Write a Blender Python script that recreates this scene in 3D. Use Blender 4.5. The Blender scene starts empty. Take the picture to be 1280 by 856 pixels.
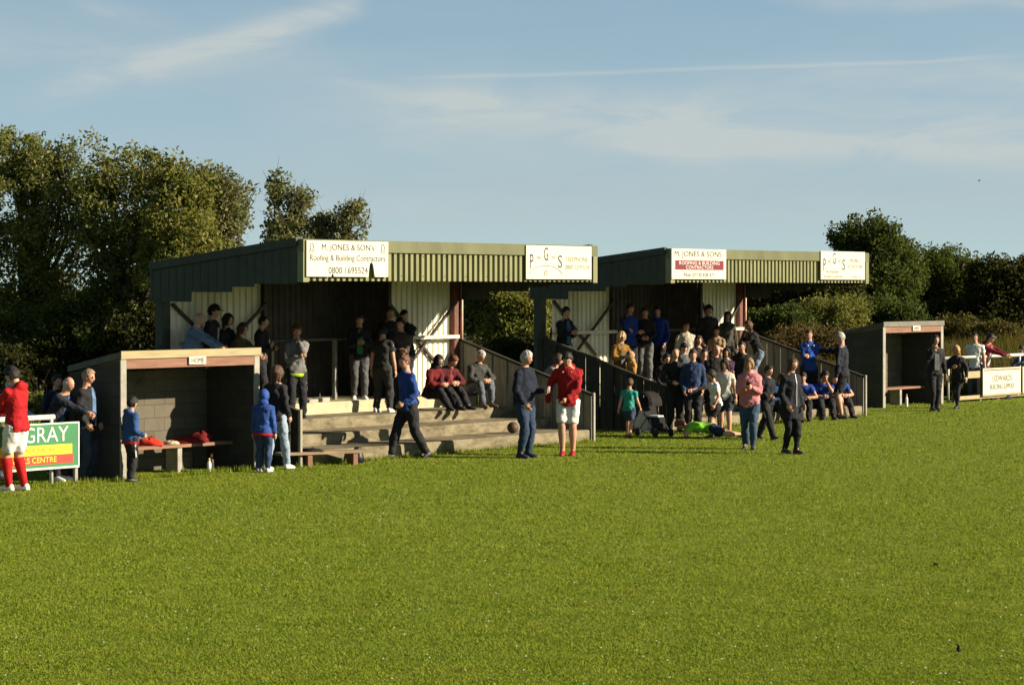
import bpy, math, random
import numpy as np
from mathutils import Vector, Matrix, noise
R = math.radians
random.seed(7); rng = np.random.default_rng(7)
scn = bpy.context.scene
COL = scn.collection

# ------------------------------------------------------------------ camera frame
FPX = 3000.0; CX = 640.0; HOR = 360.0; CAMZ = 3.0
def X_at(px, Y): return (px - CX) / FPX * Y
def Z_at(py, Y): return CAMZ - (py - HOR) / FPX * Y
def Y_ground(py, z=0.0): return FPX * (CAMZ - z) / (py - HOR)

cam = bpy.data.cameras.new('camera'); camo = bpy.data.objects.new('camera', cam); COL.objects.link(camo)
camo.location = (0, 0, CAMZ); camo.rotation_euler = (R(90), 0, 0)
cam.sensor_width = 36; cam.lens = FPX / 1280 * 36
cam.shift_y = -(428 - HOR) / 1280.0
cam.clip_start = 0.5; cam.clip_end = 5000
scn.camera = camo

# ------------------------------------------------------------------ node helpers
class NT:
    def __init__(s, tree): s.t = tree; s.l = tree.links
    def n(s, kind, **kw):
        nd = s.t.nodes.new(kind)
        for k, v in kw.items(): setattr(nd, k, v)
        return nd
    def put(s, sock, v):
        if isinstance(v, bpy.types.NodeSocket): s.l.new(v, sock)
        else: sock.default_value = v
    def m(s, op, a, b=0.0, c=None, clamp=False):
        nd = s.n('ShaderNodeMath', operation=op, use_clamp=clamp)
        s.put(nd.inputs[0], a); s.put(nd.inputs[1], b)
        if c is not None: s.put(nd.inputs[2], c)
        return nd.outputs[0]
    def mix(s, f, a, b, mode='MIX'):
        nd = s.n('ShaderNodeMix', data_type='RGBA', blend_type=mode)
        s.put(nd.inputs[0], f); s.put(nd.inputs[6], a); s.put(nd.inputs[7], b)
        return nd.outputs[2]
    def ramp(s, f, stops):
        nd = s.n('ShaderNodeValToRGB'); s.put(nd.inputs[0], f)
        e = nd.color_ramp.elements
        while len(e) < len(stops): e.new(0.5)
        for i, (p, c) in enumerate(stops):
            e[i].position = p; e[i].color = (*c, 1) if len(c) == 3 else c
        return nd.outputs[0]
    def noise(s, vec, scale, detail=3, rough=.55, dist=0):
        nd = s.n('ShaderNodeTexNoise'); s.put(nd.inputs['Vector'], vec)
        nd.inputs['Scale'].default_value = scale; nd.inputs['Detail'].default_value = detail
        nd.inputs['Roughness'].default_value = rough; nd.inputs['Distortion'].default_value = dist
        return nd.outputs[0]
    def mapping(s, vec, scale=(1, 1, 1), rot=(0, 0, 0), loc=(0, 0, 0)):
        nd = s.n('ShaderNodeMapping'); s.put(nd.inputs[0], vec)
        nd.inputs['Scale'].default_value = scale; nd.inputs['Rotation'].default_value = rot; nd.inputs['Location'].default_value = loc
        return nd.outputs[0]

def c4(c): return (c[0], c[1], c[2], 1)
def new_mat(name):
    m = bpy.data.materials.new(name); m.use_nodes = True
    nt = NT(m.node_tree); b = m.node_tree.nodes['Principled BSDF']
    return m, nt, b

MATS = {}
def mat(name, rgb, rough=.75, var=.18, scale=6.0, bump=0.0, bscale=None, spec=.3, metal=0.0, dirt=None, stretch=(1, 1, 1)):
    """surface of one colour with uneven weathering"""
    if name in MATS: return MATS[name]
    m, nt, b = new_mat(name)
    co = nt.mapping(nt.n('ShaderNodeTexCoord').outputs['Object'], stretch)
    n1 = nt.noise(co, scale, 5, .6)
    lo = tuple(max(0, c * (1 - var)) for c in rgb); hi = tuple(min(1, c * (1 + var)) for c in rgb)
    col = nt.ramp(n1, [(.3, lo), (.7, hi)])
    if dirt:
        n2 = nt.noise(co, scale * .35, 6, .7, .4)
        f = nt.ramp(n2, [(.48, (0, 0, 0)), (.68, (1, 1, 1))])
        col = nt.mix(nt.m('MULTIPLY', f, dirt[1]), col, c4(dirt[0]))
    nt.put(b.inputs['Base Color'], col)
    b.inputs['Roughness'].default_value = rough; b.inputs['Metallic'].default_value = metal
    b.inputs['Specular IOR Level'].default_value = spec
    if bump:
        bp = nt.n('ShaderNodeBump'); bp.inputs['Strength'].default_value = bump; bp.inputs['Distance'].default_value = .02
        nt.put(bp.inputs['Height'], nt.noise(co, bscale or scale * 4, 4, .6)); nt.put(b.inputs['Normal'], bp.outputs[0])
    MATS[name] = m
    return m

def cloth(rgb, kind='cloth'):
    rgb = tuple(c * .78 for c in rgb)
    key = '%s_%03d_%03d_%03d' % (kind, int(rgb[0] * 500), int(rgb[1] * 500), int(rgb[2] * 500))
    return mat(key, rgb, rough=.85, var=.22, scale=7, bump=.8, bscale=16, spec=.2)
def skin_mat(tone):
    return mat('skin_%d' % int(tone[0] * 500), tone, rough=.55, var=.1, scale=14, spec=.35)
def hair_mat(rgb):
    return mat('hair_%d_%d' % (int(rgb[0] * 900), int(rgb[2] * 900)), rgb, rough=.6, var=.4, scale=26, bump=.7, bscale=60, spec=.3, stretch=(1, 1, .3))

def block_mat(name, rgb, mortar, bw=.44, bh=.215, rot=0.0):
    if name in MATS: return MATS[name]
    m, nt, b = new_mat(name)
    co = nt.n('ShaderNodeTexCoord').outputs['Object']
    sx = nt.n('ShaderNodeSeparateXYZ'); nt.put(sx.inputs[0], co)
    cm = nt.n('ShaderNodeCombineXYZ'); nt.put(cm.inputs[0], nt.m('ADD', sx.outputs[0], sx.outputs[1])); nt.put(cm.inputs[1], sx.outputs[2])
    br = nt.n('ShaderNodeTexBrick'); nt.put(br.inputs['Vector'], cm.outputs[0])
    br.inputs['Scale'].default_value = 1; br.inputs['Brick Width'].default_value = bw; br.inputs['Row Height'].default_value = bh
    br.inputs['Mortar Size'].default_value = .007; br.inputs['Mortar Smooth'].default_value = .3; br.inputs['Bias'].default_value = 0
    br.inputs['Color1'].default_value = c4([c * .86 for c in rgb]); br.inputs['Color2'].default_value = c4([c * 1.1 for c in rgb])
    br.inputs['Mortar'].default_value = c4(mortar)
    n1 = nt.noise(co, 3.5, 6, .65)
    col = nt.mix(nt.ramp(n1, [(.4, (0, 0, 0)), (.75, (.5, .5, .5))]), br.outputs[0], c4([c * .6 for c in rgb]))
    nt.put(b.inputs['Base Color'], col); b.inputs['Roughness'].default_value = .9; b.inputs['Specular IOR Level'].default_value = .15
    bp = nt.n('ShaderNodeBump'); bp.inputs['Strength'].default_value = .6; bp.inputs['Distance'].default_value = .01
    h = nt.m('ADD', nt.m('MULTIPLY', nt.noise(co, 60, 3), .4), nt.m('SUBTRACT', 1.0, br.outputs['Fac']))
    nt.put(bp.inputs['Height'], h); nt.put(b.inputs['Normal'], bp.outputs[0])
    MATS[name] = m; return m

def concrete_mat(name, rgb, stain, amount=.6):
    if name in MATS: return MATS[name]
    m, nt, b = new_mat(name)
    co = nt.n('ShaderNodeTexCoord').outputs['Object']
    n1 = nt.noise(co, 5, 6, .65); n2 = nt.noise(nt.mapping(co, (1, 1, 2.5)), 2.2, 5, .7, .5); n3 = nt.noise(co, 38, 3, .6)
    col = nt.ramp(n1, [(.3, [c * .78 for c in rgb]), (.7, [c * 1.12 for c in rgb])])
    col = nt.mix(nt.m('MULTIPLY', nt.ramp(n2, [(.42, (0, 0, 0)), (.66, (1, 1, 1))]), amount), col, c4(stain))
    col = nt.mix(nt.ramp(n3, [(.6, (0, 0, 0)), (.75, (.35, .35, .35))]), col, c4([min(1, c * 1.4) for c in rgb]))
    nt.put(b.inputs['Base Color'], col); b.inputs['Roughness'].default_value = .92; b.inputs['Specular IOR Level'].default_value = .15
    bp = nt.n('ShaderNodeBump'); bp.inputs['Strength'].default_value = .5; bp.inputs['Distance'].default_value = .015
    nt.put(bp.inputs['Height'], nt.noise(co, 24, 5, .7)); nt.put(b.inputs['Normal'], bp.outputs[0])
    MATS[name] = m; return m

def leaf_mat(name, cols, nscale=.9, trans=.48):
    """foliage: leaf to leaf and spray to spray differences of leaf colour"""
    if name in MATS: return MATS[name]
    m, nt, b = new_mat(name)
    nt.t.nodes.remove(b)
    co = nt.n('ShaderNodeTexCoord').outputs['Object']
    rnd = nt.n('ShaderNodeNewGeometry').outputs['Random Per Island']
    n1 = nt.noise(co, nscale, 3, .6)
    f = nt.m('ADD', nt.m('MULTIPLY', rnd, .5), nt.m('MULTIPLY', n1, .8)); f = nt.m('SUBTRACT', f, .15, clamp=True)
    k = len(cols)
    col = nt.ramp(f, [(.12 + .76 * i / (k - 1), c) for i, c in enumerate(cols)])
    d = nt.n('ShaderNodeBsdfDiffuse'); nt.put(d.inputs[0], col)
    tr = nt.n('ShaderNodeBsdfTranslucent'); nt.put(tr.inputs[0], nt.mix(.5, col, c4((.09, .1, .01))))
    gl = nt.n('ShaderNodeBsdfGlossy'); gl.inputs[0].default_value = (.5, .5, .45, 1); gl.inputs[1].default_value = .5
    mx = nt.n('ShaderNodeMixShader'); mx.inputs[0].default_value = trans
    nt.l.new(d.outputs[0], mx.inputs[1]); nt.l.new(tr.outputs[0], mx.inputs[2])
    m2 = nt.n('ShaderNodeMixShader'); m2.inputs[0].default_value = .015
    nt.l.new(mx.outputs[0], m2.inputs[1]); nt.l.new(gl.outputs[0], m2.inputs[2])
    nt.l.new(m2.outputs[0], nt.t.nodes['Material Output'].inputs[0])
    MATS[name] = m; return m

# ------------------------------------------------------------------ mesh helpers
class MB:
    def __init__(s): s.v = []; s.f = []; s.mi = []; s.cur = 0
    def add(s, vs, fs):
        o = len(s.v); s.v.extend([tuple(v) for v in vs])
        for f in fs: s.f.append([i + o for i in f]); s.mi.append(s.cur)
    def box(s, x0, x1, y0, y1, z0, z1):
        s.add([(x0, y0, z0), (x1, y0, z0), (x1, y1, z0), (x0, y1, z0), (x0, y0, z1), (x1, y0, z1), (x1, y1, z1), (x0, y1, z1)],
              [(0, 3, 2, 1), (4, 5, 6, 7), (0, 1, 5, 4), (1, 2, 6, 5), (2, 3, 7, 6), (3, 0, 4, 7)])
    def bbox(s, x0, x1, y0, y1, z0, z1, c=.01):
        """box with chamfered vertical and top edges"""
        c = min(c, (x1 - x0) / 3, (y1 - y0) / 3, (z1 - z0) / 3)
        def ring(i, z): return [(x0 + i + c, y0 + i, z), (x1 - i - c, y0 + i, z), (x1 - i, y0 + i + c, z), (x1 - i, y1 - i - c, z), (x1 - i - c, y1 - i, z), (x0 + i + c, y1 - i, z), (x0 + i, y1 - i - c, z), (x0 + i, y0 + i + c, z)]
        vs = ring(0, z0) + ring(0, z1 - c) + ring(c, z1)
        fs = [tuple(range(7, -1, -1)), tuple(range(16, 24))]
        for k in range(2):
            for i in range(8): fs.append((k * 8 + i, k * 8 + (i + 1) % 8, k * 8 + 8 + (i + 1) % 8, k * 8 + 8 + i))
        s.add(vs, fs)
    def beam(s, a, b, w, h, up=(0, 0, 1)):
        a = Vector(a); b = Vector(b); d = (b - a).normalized(); up = Vector(up)
        sd = d.cross(up)
        if sd.length < 1e-4: sd = d.cross(Vector((1, 0, 0)))
        sd.normalize(); u2 = sd.cross(d).normalized()
        vs = []
        for p in (a, b):
            for q, r in ((-1, -1), (1, -1), (1, 1), (-1, 1)): vs.append(p + sd * (q * w / 2) + u2 * (r * h / 2))
        s.add(vs, [(0, 1, 2, 3), (7, 6, 5, 4), (0, 4, 5, 1), (1, 5, 6, 2), (2, 6, 7, 3), (3, 7, 4, 0)])
    def prism(s, poly, axis, lo, hi):
        """poly: 2D points; extruded along axis from lo to hi (axis 'x': poly=(y,z); 'y': poly=(x,z); 'z': poly=(x,y))"""
        def P(p, t): return (t, p[0], p[1]) if axis == 'x' else ((p[0], t, p[1]) if axis == 'y' else (p[0], p[1], t))
        n = len(poly)
        s.add([P(p, lo) for p in poly] + [P(p, hi) for p in poly],
              [tuple(range(n)), tuple(range(2 * n - 1, n - 1, -1))] + [(i, i + n, (i + 1) % n + n, (i + 1) % n) for i in range(n)])
    def loft(s, rings, cap=True):
        n = len(rings[0]); vs = [p for r in rings for p in r]; fs = []
        for k in range(len(rings) - 1):
            for i in range(n): fs.append((k * n + i, k * n + (i + 1) % n, (k + 1) * n + (i + 1) % n, (k + 1) * n + i))
        if cap:
            fs.append(tuple(range(n - 1, -1, -1))); fs.append(tuple(range((len(rings) - 1) * n, len(rings) * n)))
        s.add(vs, fs)
    def tube(s, pts, rad, segs=8, cap=True, flat=1.0, hint=None):
        pts = [Vector(p) for p in pts]; rings = []
        ref = None
        for i, p in enumerate(pts):
            d = (pts[min(i + 1, len(pts) - 1)] - pts[max(i - 1, 0)])
            d = d.normalized() if d.length > 1e-9 else Vector((0, 0, 1))
            if ref is None:
                ref = Vector(hint) if hint is not None else (Vector((0, 0, 1)) if abs(d.z) < .9 else Vector((0, 1, 0)))
            a = ref - d * ref.dot(d)
            if a.length < 1e-5: a = d.orthogonal()
            a.normalize(); ref = a; b = d.cross(a)
            r = rad[i] if hasattr(rad, '__len__') else rad
            rings.append([p + a * (r * math.cos(2 * math.pi * k / segs)) + b * (r * flat * math.sin(2 * math.pi * k / segs)) for k in range(segs)])
        s.loft(rings, cap)
    def ell(s, c, r, ax=None, nu=10, nv=6):
        c = Vector(c); ax = ax or (Vector((1, 0, 0)), Vector((0, 1, 0)), Vector((0, 0, 1)))
        rings = []
        for j in range(nv + 1):
            ph = -math.pi / 2 + math.pi * (j + .02) / (nv + .04)
            rings.append([c + ax[0] * (r[0] * math.cos(ph) * math.cos(2 * math.pi * i / nu)) + ax[1] * (r[1] * math.cos(ph) * math.sin(2 * math.pi * i / nu)) + ax[2] * (r[2] * math.sin(ph)) for i in range(nu)])
        s.loft(rings)
    def corr(s, x0, x1, z0, z1, y, pitch, depth, axis='x', duty=.6, zf=None):
        """trapezoid corrugated sheet running along axis, upright between z0 and z1 (zf(x)->(z0,z1) may slope it)"""
        prof = []; x = x0; k = 0; t = .12
        while x < x1 - 1e-6:
            for fx, yy in ((0, 0), (duty, 0), (duty + t, 1), (1 - t, 1)):
                q = x + fx * pitch
                if q < x1: prof.append((q, yy * depth))
            x += pitch
        prof.append((x1, 0)); vs = []
        for q, d in prof:
            a, b = zf(q) if zf else (z0, z1)
            for z in (a, b): vs.append((q, y + d, z) if axis == 'x' else (y + d, q, z))
        s.add(vs, [(2 * i, 2 * i + 2, 2 * i + 3, 2 * i + 1) for i in range(len(prof) - 1)])
    def mesh(s, name, mats, smooth=False):
        me = bpy.data.meshes.new(name); me.from_pydata(s.v, [], s.f)
        for m in (mats if isinstance(mats, (list, tuple)) else [mats]): me.materials.append(m)
        if any(s.mi): me.polygons.foreach_set('material_index', s.mi)
        if smooth: me.polygons.foreach_set('use_smooth', [True] * len(s.f))
        me.update(); return me
    def build(s, name, mats, parent=None, smooth=False, loc=None):
        o = bpy.data.objects.new(name, s.mesh(name, mats, smooth)); COL.objects.link(o)
        if parent: o.parent = parent
        if loc: o.location = loc
        return o

def tag(o, label=None, cat=None, group=None, kind=None):
    if label: o['label'] = label
    if cat: o['category'] = cat
    if group: o['group'] = group
    if kind: o['kind'] = kind
    return o
def thing(name, label, cat, loc=(0, 0, 0), rotz=0.0, group=None):
    o = bpy.data.objects.new(name, None); COL.objects.link(o); o.empty_display_size = .2
    o.location = loc; o.rotation_euler = (0, 0, rotz)
    return tag(o, label, cat, group)

# ------------------------------------------------------------------ palette
M_dgreen = mat('dark_green_sheet', (.024, .030, .020), .55, .25, 3, dirt=((.05, .055, .04), .3))
M_fascia = mat('pale_green_sheet', (.158, .160, .072), .5, .2, 2.2, dirt=((.075, .08, .035), .45), stretch=(1, 1, .3))
M_flash = mat('green_cap_sheet', (.096, .099, .044), .5, .2, 1.6, dirt=((.05, .055, .025), .6), stretch=(1, 1, .4))
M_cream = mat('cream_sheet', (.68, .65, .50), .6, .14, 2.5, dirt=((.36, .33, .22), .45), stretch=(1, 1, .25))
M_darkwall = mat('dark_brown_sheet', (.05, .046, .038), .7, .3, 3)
M_roof = mat('roof_sheet', (.06, .065, .055), .6, .25, 3)
M_steel = mat('dark_steel', (.030, .022, .020), .55, .3, 8, dirt=((.09, .04, .025), .5))
M_rust = mat('red_brown_steel', (.10, .035, .025), .6, .3, 8, dirt=((.16, .07, .04), .5))
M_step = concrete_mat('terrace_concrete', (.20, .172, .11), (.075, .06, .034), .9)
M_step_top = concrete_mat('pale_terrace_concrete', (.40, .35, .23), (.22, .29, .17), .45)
M_slab = concrete_mat('pale_concrete', (.28, .265, .225), (.15, .135, .10), .4)
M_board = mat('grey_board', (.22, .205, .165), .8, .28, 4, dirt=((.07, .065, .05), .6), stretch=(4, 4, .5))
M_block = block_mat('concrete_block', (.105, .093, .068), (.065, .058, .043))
M_block_shaded = block_mat('shaded_concrete_block', (.052, .052, .046), (.038, .038, .034))  # darker copy of the block, shade of the side walls painted in
M_wood = mat('weathered_wood', (.20, .145, .085), .8, .3, 6, bump=.3, stretch=(.4, 3, 3), dirt=((.13, .09, .05), .5))
M_pale_wood = mat('pale_timber', (.27, .225, .125), .75, .2, 6, stretch=(.4, 3, 3), dirt=((.3, .22, .1), .5))
M_red_wood = mat('red_brown_timber', (.19, .095, .06), .75, .25, 5, stretch=(.4, 3, 3), dirt=((.14, .08, .05), .5))
M_sign = mat('cream_sign', (.50, .47, .37), .45, .05, 2, dirt=((.40, .35, .23), .35))
M_white = mat('white_paint', (.52, .51, .47), .5, .08, 5)
M_ink = mat('grey_ink', (.022, .025, .032), .6, .1)
M_ink_pale = mat('faded_ink', (.16, .15, .115), .6, .1)
M_signred = mat('dark_red_paint', (.13, .010, .014), .5, .08)
M_black = mat('black_plastic', (.012, .012, .013), .5, .3)
M_rubber = mat('rubber', (.02, .02, .02), .8, .2)

# ------------------------------------------------------------------ ground
m, nt, b = new_mat('pitch_turf')
co = nt.n('ShaderNodeTexCoord').outputs['Object']
n1 = nt.noise(co, .22, 5, .65); n2 = nt.noise(co, 2.3, 5, .7, .3); n3 = nt.noise(co, 30, 3, .7)
col = nt.ramp(n1, [(.3, (.125, .185, .012)), (.5, (.155, .208, .015)), (.72, (.19, .22, .024))])
col = nt.mix(nt.ramp(n2, [(.35, (0, 0, 0)), (.7, (.6, .6, .6))]), col, c4((.062, .085, .010)))
col = nt.mix(nt.ramp(n3, [(.4, (0, 0, 0)), (.8, (.55, .55, .55))]), col, c4((.13, .13, .035)))
nt.put(b.inputs['Base Color'], col); b.inputs['Roughness'].default_value = .95; b.inputs['Specular IOR Level'].default_value = .1
bp = nt.n('ShaderNodeBump'); bp.inputs['Strength'].default_value = 1; bp.inputs['Distance'].default_value = .05
nt.put(bp.inputs['Height'], nt.m('ADD', nt.m('MULTIPLY', n3, .5), n2)); nt.put(b.inputs['Normal'], bp.outputs[0])
M_turf = m
g = MB(); S = 1500
NXG = 30
xs = [-S, -300, -100, -40, -20, 20, 40, 100, 300, S]; ys = [-200, 0, 20, 40, 60, 80, 120, 200, 500, 2500]
g.v = [(x, y, 0) for y in ys for x in xs]
for j in range(len(ys) - 1):
    for i in range(len(xs) - 1):
        a = j * len(xs) + i; g.f.append((a, a + 1, a + len(xs) + 1, a + len(xs))); g.mi.append(0)
tag(g.build('ground', M_turf), kind='structure')

def blades(name, n, sample, hfun, wfun, material, kind, label=None, cat=None, lean=.5):
    """upright grass blades, one triangle each, at sampled ground points"""
    x, y, z0 = sample(n); n = len(x)
    h = hfun(x, y) * rng.uniform(.5, 1.35, n); w = wfun(x, y) * rng.uniform(.6, 1.3, n)
    a = rng.uniform(0, 2 * np.pi, n); la = rng.uniform(0, 2 * np.pi, n); lr = rng.uniform(0, lean, n) * h
    dx = np.cos(a) * w / 2; dy = np.sin(a) * w / 2
    V = np.empty((n, 3, 3))
    V[:, 0] = np.stack([x - dx, y - dy, z0], 1); V[:, 1] = np.stack([x + dx, y + dy, z0], 1)
    V[:, 2] = np.stack([x + np.cos(la) * lr, y + np.sin(la) * lr, z0 + h], 1)
    return np_mesh(name, V.reshape(-1, 3), 3, material, kind, label, cat)
def np_mesh(name, V, per, material, kind=None, label=None, cat=None, parent=None):
    me = bpy.data.meshes.new(name); nv = len(V); nf = nv // per
    me.vertices.add(nv); me.vertices.foreach_set('co', V.astype(np.float32).ravel())
    me.loops.add(nv); me.loops.foreach_set('vertex_index', np.arange(nv, dtype=np.int32))
    me.polygons.add(nf); me.polygons.foreach_set('loop_start', np.arange(0, nv, per, dtype=np.int32))
    me.update(calc_edges=True); me.materials.append(material)
    o = bpy.data.objects.new(name, me); COL.objects.link(o)
    if parent: o.parent = parent
    tag(o, label, cat, None, kind); return o

m, nt, b = new_mat('grass_blades'); nt.t.nodes.remove(b)
co = nt.n('ShaderNodeTexCoord').outputs['Object']
rnd = nt.n('ShaderNodeNewGeometry').outputs['Random Per Island']
n1 = nt.noise(nt.mapping(co, (.6, 1, 1)), .25, 5, .65); n2 = nt.noise(nt.mapping(co, (.7, 1, 1)), 2.4, 6, .8, .3); n4 = nt.noise(nt.mapping(co, (.8, 1, 1)), 9, 4, .7)
col = nt.ramp(rnd, [(0, (.142, .196, .017)), (.45, (.188, .234, .024)), (.85, (.230, .252, .034)), (1, (.30, .30, .09))])
col = nt.mix(nt.ramp(n1, [(.38, (0, 0, 0)), (.66, (.6, .6, .6))]), col, c4((.225, .252, .030)))
col = nt.mix(nt.ramp(n2, [(.42, (0, 0, 0)), (.7, (.7, .7, .7))]), col, c4((.088, .168, .009)))
col = nt.mix(nt.ramp(n4, [(.56, (0, 0, 0)), (.74, (.62, .62, .62))]), col, c4((.135, .125, .030)))
col = nt.mix(nt.ramp(n4, [(.26, (.6, .6, .6)), (.42, (0, 0, 0))]), col, c4((.068, .118, .010)))
d = nt.n('ShaderNodeBsdfDiffuse'); nt.put(d.inputs[0], col)
tr = nt.n('ShaderNodeBsdfTranslucent'); nt.put(tr.inputs[0], col)
mx = nt.n('ShaderNodeMixShader'); mx.inputs[0].default_value = .35
nt.l.new(d.outputs[0], mx.inputs[1]); nt.l.new(tr.outputs[0], mx.inputs[2]); nt.l.new(mx.outputs[0], nt.t.nodes['Material Output'].inputs[0])
M_grass = m
def view_sample(n):
    # denser towards the viewer, about as many per square metre as one can make out
    y = 1.0 / rng.uniform(1 / 66.0, 1 / 17.3, n); x = rng.uniform(-.222, .222, n) * y
    k = rng.random(n) < .2; x = np.where(k, rng.uniform(-1, 1, n) * (.222 * y + 7), x)
    return x, y, np.zeros(n)
def tuft(x, y):
    # uneven cut: tussocks a hand or two wide
    s = np.zeros(len(x))
    for f, k in ((2.6, 1.0), (5.9, .7), (12.3, .45)):
        a1, a2 = rng.uniform(0, 6, 2); s += k * np.sin(x * f + 2.1 * np.sin(y * f * .37 + a1)) * np.sin(y * f * .8 + 1.7 * np.sin(x * f * .41 + a2))
    return np.clip(1 + .24 * s, .6, 1.5)
NB = 700000
blades('grass', NB, view_sample, lambda x, y: (.010 + .00028 * y) * tuft(x, y), lambda x, y: .006 + .00036 * y, M_grass, 'stuff', 'short mown grass of the pitch', 'grass', lean=1.5)

# daisies: far too many and too small to count
n = 300; x, y, z = view_sample(n); V = np.empty((n, 4, 3)); r = .007 + .00016 * y
for k in range(4):
    a = k * np.pi / 2
    V[:, k] = np.stack([x + np.cos(a) * r, y + np.sin(a) * r * .8, .03 + np.sin(a) * r * .5], 1)
np_mesh('daisies', V.reshape(-1, 3), 4, mat('petal', (.36, .36, .26), .8), 'stuff', 'tiny white clover heads scattered in the pitch', 'clover')

# ------------------------------------------------------------------ stands
TH = R(51.5); U = Vector((math.cos(TH), math.sin(TH), 0)); Vv = Vector((-math.sin(TH), math.cos(TH), 0))
STEP_Y = [0, .95, 1.9, 2.85]; STEP_Z = [.24, .44, .64, .86]
S1 = Vector((-3.59, 40.36, 0)); S2 = Vector((3.217, 50.0, 0)); LST = 8.5
LS = {1: 8.27, 2: 8.10}
def local_x(S, px, ly):
    """run along the stand at which the sight line of that column meets depth ly"""
    k = (px - CX) / FPX; P = S + Vv * ly
    return (k * P.y - P.x) / (U.x - k * U.y)
def local_pt(S, px, ly):
    a = local_x(S, px, ly); return S + Vv * ly + U * a
def local_z(S, px, py, ly):
    p = local_pt(S, px, ly); return Z_at(py, p.y)

def corner_text(txt, w, h, material, parent, loc, name='lettering', shear=0.0):
    """flat letters of real size w x h standing upright on a board (local x right, z up, facing -y)"""
    cu = bpy.data.curves.new('letters', 'FONT'); cu.body = txt; cu.size = 1; cu.extrude = 0; cu.shear = shear; cu.resolution_u = 3
    o = bpy.data.objects.new('letters', cu); COL.objects.link(o)
    TEXTS.append((o, w, h, material, parent, loc, name))
TEXTS = []
def flush_texts():
    bpy.context.view_layer.update(); dg = bpy.context.evaluated_depsgraph_get()
    for o, w, h, material, parent, loc, name in TEXTS:
        me = bpy.data.meshes.new_from_object(o.evaluated_get(dg))
        n = len(me.vertices); co = np.empty(n * 3, np.float32); me.vertices.foreach_get('co', co); co = co.reshape(-1, 3)
        if n:
            lo = co.min(0); hi = co.max(0); sc = np.maximum(hi - lo, 1e-4)
            out = np.zeros_like(co); out[:, 0] = ((co[:, 0] - lo[0]) / sc[0] - .5) * w; out[:, 2] = ((co[:, 1] - lo[1]) / sc[1] - .5) * h
            me.vertices.foreach_set('co', out.ravel())
        me.materials.clear(); me.materials.append(material)
        t = bpy.data.objects.new(name, me); COL.objects.link(t); t.parent = parent; t.location = loc; me.update()
        bpy.data.objects.remove(o, do_unlink=True)
    TEXTS.clear()

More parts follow.
